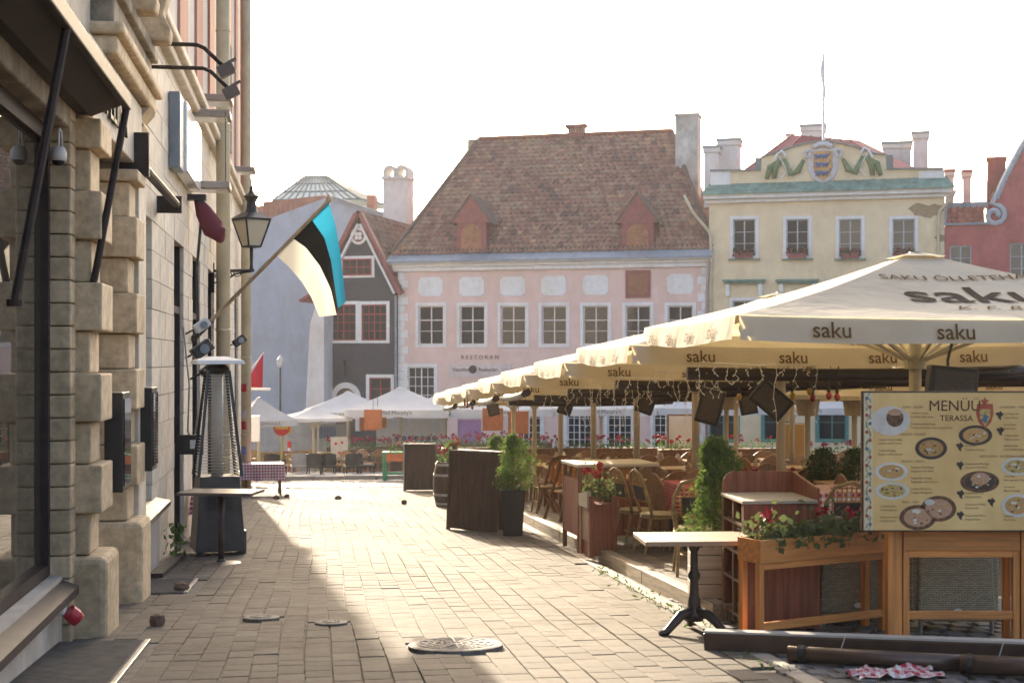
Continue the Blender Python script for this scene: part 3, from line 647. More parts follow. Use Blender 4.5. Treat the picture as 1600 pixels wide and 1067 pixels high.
window(r, *h4[0], REDFR, 4, 2, GLASS, .14, y=-.06)
for h in h4[1:3]: window(r, *h, REDFR, 4, 4, GLASS, .16, split=[0, .25, .5, .75, 1])
window(r, *h4[3], REDFR, 2, 2, GLASS, .16)
for sg, xx in ((-1, -.35), (1, xd + .35)):
    b = MB(); b.beam((xx, -.22, zE - .25), (ax_ + sg * .1, -.22, az_ + .32), .2, .36, (0, 1, 0)); b.build("bargeboard", BROWNRED, r)
    b = MB(); b.beam((xx - sg * .35, -.12, zE - .2), (ax_ + sg * .05, -.12, az_ - .18), .12, .2, (0, 1, 0)); b.build("white_trim", WHITE_PAINT, r)
    pa_, pb_ = Vector((xx, -.3, zE - .15)), Vector((ax_, -.3, az_ + .45)); dv = Vector((0, 9, 0))
    f_ = (lambda a, c, pa_=pa_, pb_=pb_: (pa_ + dv * a).lerp(pb_ + dv * a, c)) if sg > 0 else (lambda a, c, pa_=pa_, pb_=pb_: (pa_ + dv * (1 - a)).lerp(pb_ + dv * (1 - a), c))
    tiles(r, "roof_tiles", f_, TILE, .3, .31, 15)
ox, oz = F4.p(561, 369); b = MB(); b.lathe([(.42, 0), (.42, .06), (.3, .08), (.3, .05)], 20); md = b.build("medallion", WHITE_PAINT, r, loc=(ox, -.04, oz), rot=(R(90), 0, 0))
b = MB(); b.lathe([(.29, 0), (.29, .02)], 20); b.build("medallion_disc", BROWNRED, md, loc=(0, 0, .052))
b = MB()
for k in range(4):
    a = k * math.pi / 2 + .78; b.lathe([(.1, 0), (.1, .015), (.055, .016), (.055, .004)], 10, (.13 * math.cos(a), .13 * math.sin(a), .072))
b.build("knot", WHITE_PAINT, md)
dx, dz = F4.p(541, 622); arch = lambda rad, hh: [(-rad, -1.6), (rad, -1.6)] + [(rad * math.cos(t * math.pi / 12), hh + rad * math.sin(t * math.pi / 12)) for t in range(13)]
b = MB(); b.prism(arch(.78, 0)[::-1], (dx, 0, dz), (1, 0, 0), (0, 0, 1), (0, -1, 0), .08); da = b.build("door_surround", WHITEWALL, r, bevel=.03)
b = MB(); b.prism(arch(.5, 0)[::-1], (dx, -.08, dz), (1, 0, 0), (0, 0, 1), (0, -1, 0), .012); b.build("door", mat("brown_door", (.07, .035, .02), .5), da)
sx, sz = F4.p(540, 575); b = MB(); b.box(sx - .05, sx + .05, -.5, 0, sz + .3, sz + .36); b.box(sx - .16, sx + .16, -.6, -.4, sz - .35, sz + .28); b.build("wall_lantern", BLACK, r)
b = MB(); b.tube([(xd + .06, -.12, zE - .3), (xd + .06, -.12, -.5)], .06, 8); b.build("downpipe", GREYMETAL, r)

# --- blue-grey gable wall behind, white buttress, chimney with arches, glass roof
F5 = Front("blue_grey_building", "large windowless blue grey gable wall behind the dark gabled house", "building", 340, 82, -4.0)
r = F5.root
gp = [(0, -1), (F5.s_at(690), -1), F5.p(690, 366), F5.p(655, 354), F5.p(515, 307), F5.p(412, 345), (0, F5.p(340, 372)[1])]
b = MB(); b.prism(gp, (0, 0, 0), (1, 0, 0), (0, 0, 1), (0, 1, 0), 12); b.build("wall", BLUEGREY, r)
b = MB()
for (u0_, v0_), (u1_, v1_) in (((515, 306), (664, 357)),):
    a = F5.p(u0_, v0_); c = F5.p(u1_, v1_); b.beam((a[0], -.1, a[1]), (c[0], -.1, c[1]), .3, .14)
b.build("verge", GREYMETAL, r)
COPR = mat("copper_red_cladding", (.34, .14, .09), .6, .1, 2)
a = F5.p(412, 344, 1); c = F5.p(520, 309, 1); b = MB(); zt = F5.p(412, 316, 1)[1]
b.prism([(a[0], a[1] - .3), (c[0], c[1] - .3), (c[0], c[1] + .1), (F5.s_at(500, 1), zt + .25), (a[0], zt)], (0, .9, 0), (1, 0, 0), (0, 0, 1), (0, 1, 0), 5)
pp = b.build("copper_parapet", COPR, r)
b = MB()
for k in range(14):
    xx = a[0] + (c[0] - a[0]) * k / 14; b.box(xx, xx + .05, .86, .9, a[1] + (c[1] - a[1]) * k / 14 - .2, zt + .0)
b.build("standing_seam", COPR, pp)
x, z = F5.p(395, 318, 1); b = MB(); b.box(F5.s_at(392, 1), a[0], 1, 6, a[1] - 1, F5.p(400, 322, 1)[1]); b.build("copper_parapet", COPR, r)
q0, q1 = F5.p(426, 313, 3), F5.p(562, 311, 3); t0, t1 = F5.p(480, 277, 6), F5.p(512, 276, 6)
P = [Vector((q0[0], 3, q0[1])), Vector((q1[0], 3, q1[1])), Vector((q1[0] + .5, 9, q1[1])), Vector((q0[0], 9, q0[1])), Vector((t0[0], 5.6, t0[1])), Vector((t1[0], 5.6, t1[1])), Vector((t1[0], 6.6, t1[1])), Vector((t0[0], 6.6, t0[1]))]
b = MB(); b.add(P, [(0, 1, 5, 4), (1, 2, 6, 5), (2, 3, 7, 6), (3, 0, 4, 7), (4, 5, 6, 7)]); gr_ = b.build("glass_roof", mat("pale_green_glazing", (.30, .36, .32), .15, .05, 3, 0, spec=.6), r)
FR5 = mat("roof_glazing_bar", (.12, .15, .14), .5)
for k in range(13):
    f = k / 12; b = MB(); b.beam(P[0].lerp(P[1], f), P[4].lerp(P[5], f), .09, .09); b.build("glazing_bar", FR5, gr_)
    if k < 8: b = MB(); b.beam(P[1].lerp(P[2], f), P[5].lerp(P[6], f), .09, .09); b.build("glazing_bar", FR5, gr_)
for f in (.0, .33, .66, 1):
    b = MB(); b.beam(P[0].lerp(P[4], f), P[1].lerp(P[5], f), .08, .08); b.beam(P[1].lerp(P[5], f), P[2].lerp(P[6], f), .08, .08); b.build("glazing_rail", FR5, gr_)
x, z = F5.p(581, 305, 1); b = MB(); b.box(x - .22, x + .22, .8, 1.3, z - 1.6, z); b.build("flue", COPR, r)
x0, z0 = F5.p(602, 400, -2.2); x1, z1 = F5.p(639, 281, -2.2); xm = (x0 + x1) / 2; w = (x1 - x0) / 2
ch = thing("arched_chimney", "tall white chimney stack crowned by two open arches", "chimney", r.location + Vector((0, 0, 0)), FROT)
b = MB(); b.box(x0, x1, -2.6, -1.4, -1, z1); b.box(x0 - .08, x1 + .08, -2.68, -1.32, z1, z1 + .16); b.build("stack", WHITEWALL, ch, bevel=.02)
for sg in (-.5, .5):
    cx = xm + sg * w; b = MB(); ro_, ri = w * .56, w * .33
    out = [(ro_ * math.cos(t * math.pi / 12), .25 + ro_ * math.sin(t * math.pi / 12)) for t in range(13)]; inn = [(ri * math.cos(t * math.pi / 12), .25 + ri * math.sin(t * math.pi / 12)) for t in range(13)]
    b.prism([(ro_, 0)] + out + [(-ro_, 0), (-ri, 0)] + inn[::-1] + [(ri, 0)], (cx, -2.5, z1 + .16), (1, 0, 0), (0, 0, 1), (0, 1, 0), 1.0); b.build("arch", WHITEWALL, ch)
F6 = Front("white_buttress_wall", "white plastered sloping buttress beside the charcoal house", "wall", 464, 69, -3.7)
r = F6.root
bp = [(F6.s_at(470), -1), (F6.s_at(507), -1), F6.p(506, 470), F6.p(496, 468), F6.p(484, 505)]
b = MB(); b.prism(bp, (0, 0, 0), (1, 0, 0), (0, 0, 1), (0, 1, 0), 5); b.build("buttress", WHITEWALL, r, bevel=.05)
b = MB(); b.prism([(F6.s_at(470), -1), (F6.s_at(490), -1), F6.p(490, 462), F6.p(470, 466)], (0, 2.2, 0), (1, 0, 0), (0, 0, 1), (0, 1, 0), 3); b.build("back_wall", mat("faded_rose_plaster", (.46, .4, .39), .9, .1, 2), r)
x0, z1 = F6.p(482, 466); x1, z0 = F6.p(488, 518); b = MB(); b.box(x0, x1, 2.1, 2.25, z0, z1); b.build("side_window", BROWNRED, r)
b = MB(); a = F6.p(464, 470); c = F6.p(492, 452); b.beam((a[0], 1.5, a[1]), (c[0], 1.5, c[1]), 2.5, .12); b.build("eave", BROWNRED, r)
# ------------------------------------------------------------------ left side of the street
def wbuild(mb, name, m, root, **k):      # mesh given in world coordinates, parented to a root standing elsewhere
    return mb.build(name, m, root, loc=-root.location, **k)
rl = random.Random(21)
A = thing("limestone_building", "near limestone shopfront with rusticated piers, large window and stone bay above", "building", (-1.85, 11, gz(11)))
b = MB(); b.box(-14, -2.25, -8, 15.0, -2, 14.5); wbuild(b, "core", PLASTER_GREY, A)
GX = -2.0
# lower wall under shop window, jamb, lintel
b = MB(); b.box(-2.3, -1.86, -8, 10.98, -1.4, -.06); wbuild(b, "plinth", PLASTER_GREY, A)
b = MB(); b.box(-2.3, -1.80, -8, 11.0, 3.28, 4.05); wbuild(b, "lintel", STONE_DARK, A, bevel=.02)
b = MB(); b.box(-2.3, -1.84, -8, 12.2, 4.06, 7.5); wbuild(b, "upper_wall", SLAB, A)
b = MB(); b.add([(-2.06, -8, -.02), (-1.74, -8, -.14), (-1.74, 11.0, -.14), (-2.06, 11.0, -.02), (-1.74, -8, -.2), (-1.74, 11.0, -.2), (-2.06, 11.0, -.2)], [(0, 1, 2, 3), (1, 4, 5, 2), (3, 2, 5, 6)]); wbuild(b, "metal_sill", BRONZE, A)
b = MB(); b.box(GX - .02, GX, 0, 10.95, .0, 3.2); sw = wbuild(b, "shop_window", SHOPGLASS, A)
b = MB(); b.box(GX - .05, GX + .05, 10.92, 10.998, -.05, 3.28); b.box(GX - .05, GX + .05, 0, 10.92, 3.16, 3.28); b.box(GX - .05, GX + .05, 0, 10.92, -.05, .03); b.box(GX - .05, GX + .05, 5.4, 5.48, .03, 3.16)
q = b.build("window_frame", BRONZE, sw); 
z = -.78
cs = 0
while z < 4.0:                         # coursed jamb between the window and the first pier
    h = .172; b = MB(); b.box(-2.06, -1.80, 11.0, 11.0 + .22, z + .006, z + h - .002); wbuild(b, "jamb_stone", STONE, A, bevel=.012); z += h
def pier(y0, y1, xo, xi, z0, z1, base_h):
    k = 0; z = z0 + base_h
    b = MB(); b.box(-2.05, xo + .05, y0 - .06, y1 + .06, z0 - .5, z0 + base_h - .004); wbuild(b, "pier_base", STONE, A, bevel=.05)
    while z < z1:
        h = .375 if k % 2 else .325; x_ = xo if k % 2 else xi; e = 0 if k % 2 else .07
        b = MB(); b.box(-2.05, x_ + rl.uniform(-.008, .008), y0 + e, y1 - e, z + .004, min(z + h, z1) - .003); wbuild(b, "quoin_block", STONE, A, bevel=.014); z += h; k += 1
pier(11.22, 11.82, -1.61, -1.70, gz(11.5), 3.4, .62)
pier(13.4, 14.0, -1.60, -1.69, gz(13.7), 3.3, .75)
b = MB(); b.box(-2.3, -1.95, 11.5, 13.7, -1.2, 3.3); wbuild(b, "recess_wall", STONE, A)
b = MB(); b.box(-2.3, -1.70, 11.22, 14.6, 3.43, 4.06); wbuild(b, "frieze", SLAB, A, bevel=.01)
LETT = mat("iron_lettering", (.05, .045, .04), .6)
inst("lettering", text_mesh("PELINA", .42, LETT, ext=.012), A, Vector((-1.68, 12.6, 3.56)) - A.location, (R(90), 0, R(90)))
b = MB(); b.box(-2.3, -1.66, 14.02, 14.6, -.9, 3.43); wbuild(b, "corner_pilaster", SLAB, A, bevel=.01)
# bay above
b = MB(); b.box(-2.3, -1.62, 12.2, 15.2, 4.10, 4.26); b.box(-2.3, -1.56, 12.14, 15.26, 4.26, 4.36); wbuild(b, "bay_slab", STONE, A, bevel=.03)
b = MB(); b.box(-2.3, -1.66, 12.3, 15.1, 4.37, 4.62); b.box(-2.3, -1.60, 12.22, 15.18, 4.62, 4.74); wbuild(b, "bay_plinth", STONE_DARK, A, bevel=.02)
b = MB(); b.box(-2.3, -1.76, 12.45, 14.95, 4.74, 8.5); wbuild(b, "bay_wall", SLAB, A)
for yy in (12.5, 13.35, 14.6):
    b = MB(); pr = [(0, 0), (.34, 0), (.36, .12), (.28, .28), (.34, .5), (.30, .9), (.12, 1.15), (0, 1.2)]
    b.prism(pr, (-1.78, yy, 4.745), (1, 0, 0), (0, 0, 1), (0, 1, 0), .3); wbuild(b, "scroll_console", STONE, A, bevel=.03)
b = MB(); b.prism([(0, 0), (.1, 0), (.16, .1), (.12, .16), (.22, .28), (0, .28)], (-1.84, 14.62, 3.80), (1, 0, 0), (0, 0, 1), (0, 1, 0), .5); wbuild(b, "bay_bracket", STONE, A, bevel=.01)
# recessed window between second pier and slab wall
b = MB(); b.box(-2.12, -2.1, 14.6, 16.42, .0, 3.0); w2 = wbuild(b, "side_window", SHOPGLASS, A)
b = MB(); b.box(-2.1, -2.02, 14.6, 14.68, -.05, 3.05); b.box(-2.1, -2.02, 16.34, 16.42, -.05, 3.05); b.box(-2.1, -2.02, 14.68, 16.34, 2.97, 3.05); b.box(-2.1, -2.02, 15.45, 15.52, .0, 2.97); b.build("window_frame", BRONZE, w2)
b = MB(); b.add([(-2.1, 14.6, -.02), (-1.68, 14.6, -.12), (-1.68, 17.3, -.12), (-2.1, 17.3, -.02), (-1.68, 14.6, -.17), (-1.68, 17.3, -.17)], [(0, 1, 2, 3), (1, 4, 5, 2)]); wbuild(b, "metal_sill", STEEL, A)
b = MB(); b.box(-2.3, -1.76, 14.6, 16.8, -1.5, -.18); wbuild(b, "plinth", PLASTER_GREY, A)
# dome camera
o = thing("dome_camera", "white dome security camera on a curved arm by the shop window", "camera", (-1.86, 10.86, 3.04)); o.scale = (.72, .72, .72)
b = MB(); b.tube([(0, .22, .0), (0, .12, .28), (0, 0, .3), (0, -.04, .2), (0, -.04, .1)], .012, 8); b.build("arm", WHITE_PAINT, o, smooth=True)
b = MB(); b.lathe([(.02, .11), (.06, .1), (.082, .05), (.085, .0), (.075, -.04)], 20, (0, -.04, 0)); b.build("housing", WHITE_PAINT, o, smooth=True)
b = MB(); b.lathe([(.072, -.03), (.06, -.065), (.035, -.085), (0.002, -.092)], 20, (0, -.04, 0)); b.build("dome", GLASS, o, smooth=True)
# red industrial socket
P_ = at(98, 940, 10.3); o = thing("power_socket", "white and red industrial power socket on the plinth under the shop window", "socket", (-1.80, 10.6, -.26))
b = MB(); b.box(-.08, .03, -.06, .06, -.02, .13); b.build("housing", WHITE_PAINT, o, bevel=.015)
b = MB(); b.lathe([(.055, 0), (.062, -.06), (.055, -.1)], 16); b.build("red_cap", mat("red_plastic", (.45, .03, .04), .35), o, loc=(.05, 0, .0), rot=(R(20), R(-40), 0))
# awning over the shop window
aw = thing("awning", "dark folded awning with metal front rail over the shop window", "awning", (-1.7, 8, 3.47))
AWN = fabric("awning_canvas", (.06, .048, .042), .05)
b = MB(); b.add([(-1.70, -2, 3.42), (-1.45, -2, 3.52), (-1.45, 11.3, 3.52), (-1.70, 11.3, 3.42), (-1.70, -2, 3.62), (-1.45, -2, 3.56), (-1.45, 11.3, 3.56), (-1.70, 11.3, 3.62)], [(0, 1, 2, 3), (7, 6, 5, 4), (3, 2, 6, 7), (0, 4, 5, 1)]); wbuild(b, "canvas", AWN, aw)
b = MB(); b.box(-1.455, -1.40, -2, 11.33, 3.48, 3.60); wbuild(b, "front_rail", BRONZE, aw, bevel=.012)
b = MB(); b.box(-1.82, -1.66, -2, 11.3, 3.43, 3.58); wbuild(b, "cassette", BRONZE, aw, bevel=.02)
for yy in (11.28, 8.6):
    b = MB(); b.tube([(-1.43, yy, 3.5), (-1.72, yy + .0, 1.9)], .028, 8); b.lathe([(.05, -.02), (.05, .02)], 12, (-1.72, yy, 1.88)); wbuild(b, "arm", BRONZE, aw)
# roller awning above the recessed window
o = thing("roller_awning", "rolled dark awning tube with end brackets above the recessed window", "awning", (-1.65, 15.7, 3.4))
b = MB(); b.tube([(-1.62, 14.0, 3.4), (-1.62, 17.4, 3.4)], .05, 10); wbuild(b, "roll", BRONZE, o)
for yy in (13.95, 17.35):
    b = MB(); b.box(-1.85, -1.56, yy, yy + .06, 3.3, 3.72 if yy < 15 else 3.5); wbuild(b, "end_bracket", BRONZE, o)
# display boxes
for xc, y0, y1, z0, z1, lab in ((-1.62, 12.0, 12.46, .46, 1.28, "black wall mounted menu display case on the first rusticated pier"), (-1.62, 14.12, 14.6, .47, 1.28, "black wall mounted menu display case on the second rusticated pier")):
    o = thing("display_case", lab, "display case", (xc, (y0 + y1) / 2, z0), 0, "menu display cases")
    b = MB(); b.box(xc - .08, xc + .07, y0, y1, z0, z1); wbuild(b, "case", BLACK, o, bevel=.01)
    b = MB(); b.box(xc + .071, xc + .082, y0 + .03, y1 - .03, z0 + .05, z1 - .05); wbuild(b, "glazing", GLASS, o)
    b = MB(); b.box(xc - .3, xc - .075, y0 + .1, y0 + .16, z0 + .1, z0 + .16); b.box(xc - .3, xc - .075, y0 + .1, y0 + .16, z1 - .2, z1 - .14); wbuild(b, "bracket", BLACK, o)

# slab-clad facade with the striped storeys above
Bh = thing("slab_clad_building", "long slab clad facade with pink and white striped upper storeys", "building", (-1.85, 27, gz(27)))
b = MB(); b.box(-14, -2.0, 15.0, 39.4, -3, 14.5); wbuild(b, "core", PLASTER_GREY, Bh)
ops = [(19.5, 20.9), (22.4, 23.9), (25.6, 27.2), (30.2, 31.6), (34.2, 35.6)]
def in_open(y, z): return any(a < y < c and z < 3.25 for a, c in ops) or (y < 16.85 and z < 3.05)
slabs = []
sh_ = .34
for j in range(-9, 16):
    z0 = j * sh_ + .1
    y = 14.62 if z0 > 3.0 else 16.85
    while y < 39.3:
        w = rl.choice((.75, .9, 1.05)); y1 = min(y + w, 39.35)
        for a, c in ops:
            if z0 < 3.25 and y < a < y1: y1 = a
            if z0 < 3.25 and a <= y < c: y1 = c
        if not in_open((y + y1) / 2, z0 + .1) and z0 + sh_ > gz(y) - .1 and y1 - y > .05: slabs.append((y, y1, z0))
        y = y1
slabs.sort(); far = MB()
for i, (y0, y1, z0) in enumerate(slabs):
    x_ = -1.85 + rl.uniform(-.004, .004)
    if i < 290:
        b = MB(); b.box(-.15, 0, .004, y1 - y0 - .004, .004, sh_ - .004); b.build("wall_slab", SLAB, Bh, loc=Vector((x_, y0, z0)) - Bh.location)
    else: far.box(-2.0, x_, y0 + .004, y1 - .004, z0 + .004, z0 + sh_ - .004)
wbuild(far, "slab_field", SLAB, Bh)["kind"] = "stuff"
for a, c in ops:
    b = MB(); b.box(-2.0, -1.965, a, c, -2.2, 3.3); d = wbuild(b, "doorway", GLASS, Bh)
    b = MB(); b.box(-1.99, -1.9, a, a + .1, -2.2, 3.3); b.box(-1.99, -1.9, c - .1, c, -2.2, 3.3); b.box(-1.99, -1.9, a + .1, c - .1, 2.2, 2.3); b.box(-1.99, -1.9, a + .1, c - .1, 3.2, 3.3); b.build("door_frame", BRONZE, d)
b = MB(); b.box(-2.0, -1.74, 15.25, 39.5, 5.36, 5.5); b.box(-2.0, -1.66, 15.25, 39.55, 5.5, 5.64); wbuild(b, "string_course", SLAB, Bh, bevel=.03)
STRW = mat("stripe_white", (.56, .52, .48), .9, .06, 2, .2, 60); STRP = mat("stripe_pink", (.52, .27, .20), .9, .06, 2, .2, 60)
b = MB(); b.box(-2.1, -1.9, 15.27, 39.4, 5.64, 14.5); wbuild(b, "upper_wall", STRW, Bh)
y = 17.6
while y < 38.5:
    b = MB(); b.box(-1.9, -1.86, y, y + 1.25, 5.645, 14.4); wbuild(b, "pink_stripe", STRP, Bh); y += 2.9
for yy in (31.5,):
    b = MB(); b.box(-1.9, -1.84, yy, yy + 1.3, 6.2, 8.6); wbuild(b, "blind_window", GLASS, Bh)
b = MB(); b.box(-2.1, -1.55, 15.0, 39.6, 14.5, 15.0); wbuild(b, "cornice", STRW, Bh, bevel=.05)
b = MB(); b.box(-14.3, -1.6, -8.2, 39.6, 15.003, 15.2); wbuild(b, "roof", TILE_RED, Bh)
for yy, xx, rad, lab in ((26.2, -1.62, .125, "cream downpipe on the slab wall beside the street lantern"), (35.9, -1.66, .125, "cream downpipe with red and blue stickers near the building corner")):
    o = thing("downpipe", lab, "downpipe", (xx, yy, gz(yy)), 0)
    b = MB(); b.tube([(0, 0, -.1), (0, 0, 9), (0, 0, 16)], rad, 16); b.build("pipe", CREAM_PAINT, o, smooth=True)
    for zz in (1.5, 3.4, 5.2, 7.0, 8.8, 10.5):
        b = MB(); b.lathe([(rad, -.02), (rad + .012, -.015), (rad + .012, .015), (rad, .02)], 16, (0, 0, zz)); b.build("collar", CREAM_PAINT, o)
    if yy > 30:
        for zz, cc in ((2.55, "red_plastic"), (1.9, None), (1.62, "red_plastic"), (1.0, "blue")):
            b = MB()
            b.grid(lambda a, c: ((rad + .004) * math.sin(-1.2 + a * 1.3), -(rad + .004) * math.cos(-1.2 + a * 1.3), zz + .2 * c), 6, 1)
            b.build("sticker", MATS["red_plastic"] if cc == "red_plastic" else (mat("sticker_white", (.55, .5, .5), .5) if cc is None else mat("sticker_blue", (.18, .25, .45), .5)), o)
# sign boxes and lamp trays
o = thing("sign_box", "glossy white wall sign box in a dark frame above the doorway", "sign", (-1.75, 20.0, 4.05))
b = MB(); b.box(-1.85, -1.70, 18.7, 19.3, 4.02, 5.0); wbuild(b, "side_case", GREYMETAL, o, bevel=.02)
b = MB(); b.box(-1.84, -1.66, 19.3, 21.6, 4.05, 4.98); wbuild(b, "face", mat("white_acrylic", (.8, .8, .78), .08, .02, 2, 0, spec=.8), o, bevel=.02)
for yy, x1_, z_, lab in ((22.6, -1.28, 5.3, "upper flat lamp tray on the wall above the white sign box"), (22.0, -1.25, 4.12, "lower flat lamp tray hung on rods below the white sign box"), (24.3, -1.35, 5.85, "topmost small lamp tray on the striped storey"), (32.5, -1.3, 5.75, "small lamp tray between the two cream downpipes")):
    o = thing("lamp_tray", lab, "lamp", (-1.8, yy, z_))
    b = MB(); b.box(-1.9, x1_, yy - .25, yy + .35, z_, z_ + .11); wbuild(b, "tray", mat("aged_zinc", (.33, .28, .24), .5), o, bevel=.015)
    b = MB(); b.box(-1.82, x1_ - .05, yy - .2, yy + .3, z_ - .012, z_ - .002); wbuild(b, "diffuser", MATS["white_acrylic"], o)
    if 4 < z_ < 5.4:
        b = MB(); b.tube([(x1_ - .08, yy + .1, z_ + (.1 if z_ < 5 else -.9)), (x1_ - .08, yy + .1, z_ + (1.2 if z_ < 5 else 0))], .008, 5); wbuild(b, "rod", BLACK, o)
for yb, zb in ((15.0, 4.80), (15.9, 4.74)):
    o = thing("arm_floodlight", "floodlight on a long bent arm reaching out from the stone bay, " + ("upper one" if yb < 15.5 else "lower one"), "floodlight", (-1.62, yb, zb))
    b = MB(); b.tube([(-.3, 0, 0), (.42, 0, .0), (.5, 0, -.03), (.68, 0, -.2)], .022, 8); b.build("arm", BRONZE, o, smooth=True)
    b = MB(); b.box(-.07, .1, -.06, .06, -.08, .04, Matrix.Translation((.70, 0, -.24)) @ Matrix.Rotation(R(-28), 4, 'Y')); b.build("lamp_head", mat("grey_lamp_housing", (.13, .11, .1), .5), o, bevel=.01)
    b = MB(); b.box(.06, .16, -.05, .05, .03, .045, Matrix.Translation((.70, 0, -.24)) @ Matrix.Rotation(R(-28), 4, 'Y')); b.build("visor", MATS["grey_lamp_housing"], o)
# street lantern on ornate bracket
o = thing("street_lantern", "old iron street lantern with glass panes on an ornate wall bracket", "lantern", (-1.15, 27.0, 3.2))
b = MB(); b.tube([(-.7, 0, 0), (.05, 0, .02)], .03, 8); b.tube([(-.7, 0, -.22), (-.5, 0, -.2), (-.3, 0, -.05), (0, 0, 0)], .018, 6); b.lathe([(.05, -.12), (.02, -.16)], 8, (.0, 0, 0))
for k in range(3): b.tube([(-.6 + k * .17 + .07 * math.cos(t), 0, -.09 + .05 * k * .5 + .06 * math.sin(t)) for t in [i * .7 for i in range(10)]], .011, 5)
b.box(-.74, -.68, -.07, .07, -.4, .15); b.build("bracket", IRON, o)
b = MB(); b.tube([(0, 0, 0), (0, 0, .12), (0, 0, .45)], [.045, .028, .035], 8); b.build("stem", IRON, o)
def sq(hw, z): return [(-hw, -hw, z), (hw, -hw, z), (hw, hw, z), (-hw, hw, z)]
b = MB(); RZ = Matrix.Rotation(R(32), 3, 'Z')
LG = [Vector(p) for p in sq(.125, .46) + sq(.255, .96)]
g = fabric("frosted_lantern_glass", (.6, .58, .5), .4)
b.add([RZ @ p for p in LG], [(0, 1, 5, 4), (1, 2, 6, 5), (2, 3, 7, 6), (3, 0, 4, 7)]); b.build("glass_panes", g, o)
b = MB()
for k in range(4): b.beam(RZ @ LG[k], RZ @ LG[k + 4], .028); b.beam(RZ @ LG[k], RZ @ LG[(k + 1) % 4], .03); b.beam(RZ @ LG[k + 4], RZ @ LG[4 + (k + 1) % 4], .035)
b.build("lantern_frame", IRON, o)
b = MB(); T = [RZ @ Vector(p) for p in sq(.29, .98) + sq(.13, 1.1)]; b.add(T, [(0, 1, 5, 4), (1, 2, 6, 5), (2, 3, 7, 6), (3, 0, 4, 7), (4, 5, 6, 7), (3, 2, 1, 0)])
b.lathe([(.12, 1.1), (.1, 1.16), (.085, 1.3), (.12, 1.36), (.15, 1.4), (.06, 1.46), (.03, 1.52), (.035, 1.56), (.012, 1.6), (.015, 1.64), (.003, 1.74)], 12); b.build("lantern_cap", IRON, o)
# flag
fl = thing("national_flag", "blue black and white striped flag draped from a slanted pole on the wall", "flag", (-1.8, 22.3, 1.9))
p0, p1 = Vector((-1.8, 22.3, 1.9)), at(514, 314, 18.2 / ray(514, 314).y)
b = MB(); b.tube([p0, p1], .028, 10); b.lathe([(.04, 0), (.045, .04), (0.005, .09)], 10, p1); wbuild(b, "pole", mat("pale_wood_pole", (.52, .42, .28), .5), fl)
b = MB(); b.tube([p0 + Vector((-.05, 0, -.05)), p0 + (p1 - p0) * .14], .05, 10); wbuild(b, "pole_socket", BLACK, fl)
CV = [[(432, 399), (453, 419), (472, 441), (486, 464), (499, 495)], [(457, 372), (478, 387), (500, 416), (517, 452), (526, 492)], [(486, 342), (507, 372), (517, 407), (523, 447), (528, 482)], [(513, 315), (524, 350), (531, 390), (536, 430), (540, 472)]]
DT = [-.55, -.15, .25, -.1]
def flagp(a, c):
    k = a * 3; i = min(2, int(k)); f = k - i; m = c * 4; j = min(3, int(m)); g_ = m - j
    q = [Vector(CV[i + d][j]).lerp(Vector(CV[i + d][j + 1]), g_) for d in (0, 1)]; uv = q[0].lerp(q[1], f)
    hv = Vector(CV[i][0]).lerp(Vector(CV[i + 1][0]), f); rh = ray(hv.x, hv.y); e = p1 - p0
    den = e.x * rh.y - e.y * rh.x; sp_ = (p0.y * rh.x - p0.x * rh.y) / den; yh = p0.y + e.y * sp_     # where the hoist meets the pole
    r_ = ray(uv.x, uv.y); t = yh / r_.y        # on the plane of the pole, then folded
    return Vector((0, 0, EYE)) + r_ * (t + c * (DT[i] * (1 - f) + DT[i + 1] * f) + .06 * c * math.sin(a * 14 + 2 * c) - .03)
cols = [fabric("flag_white", (.62, .61, .60), .4), fabric("flag_black", (.012, .012, .014), .15), fabric("flag_blue", (.03, .32, .56), .45)]
for k, nm in enumerate(("white_stripe", "black_stripe", "blue_stripe")):
    b = MB(); b.grid(lambda a, c: flagp((k + a) / 3, c), 9, 26); wbuild(b, nm, cols[k], fl, smooth=True)
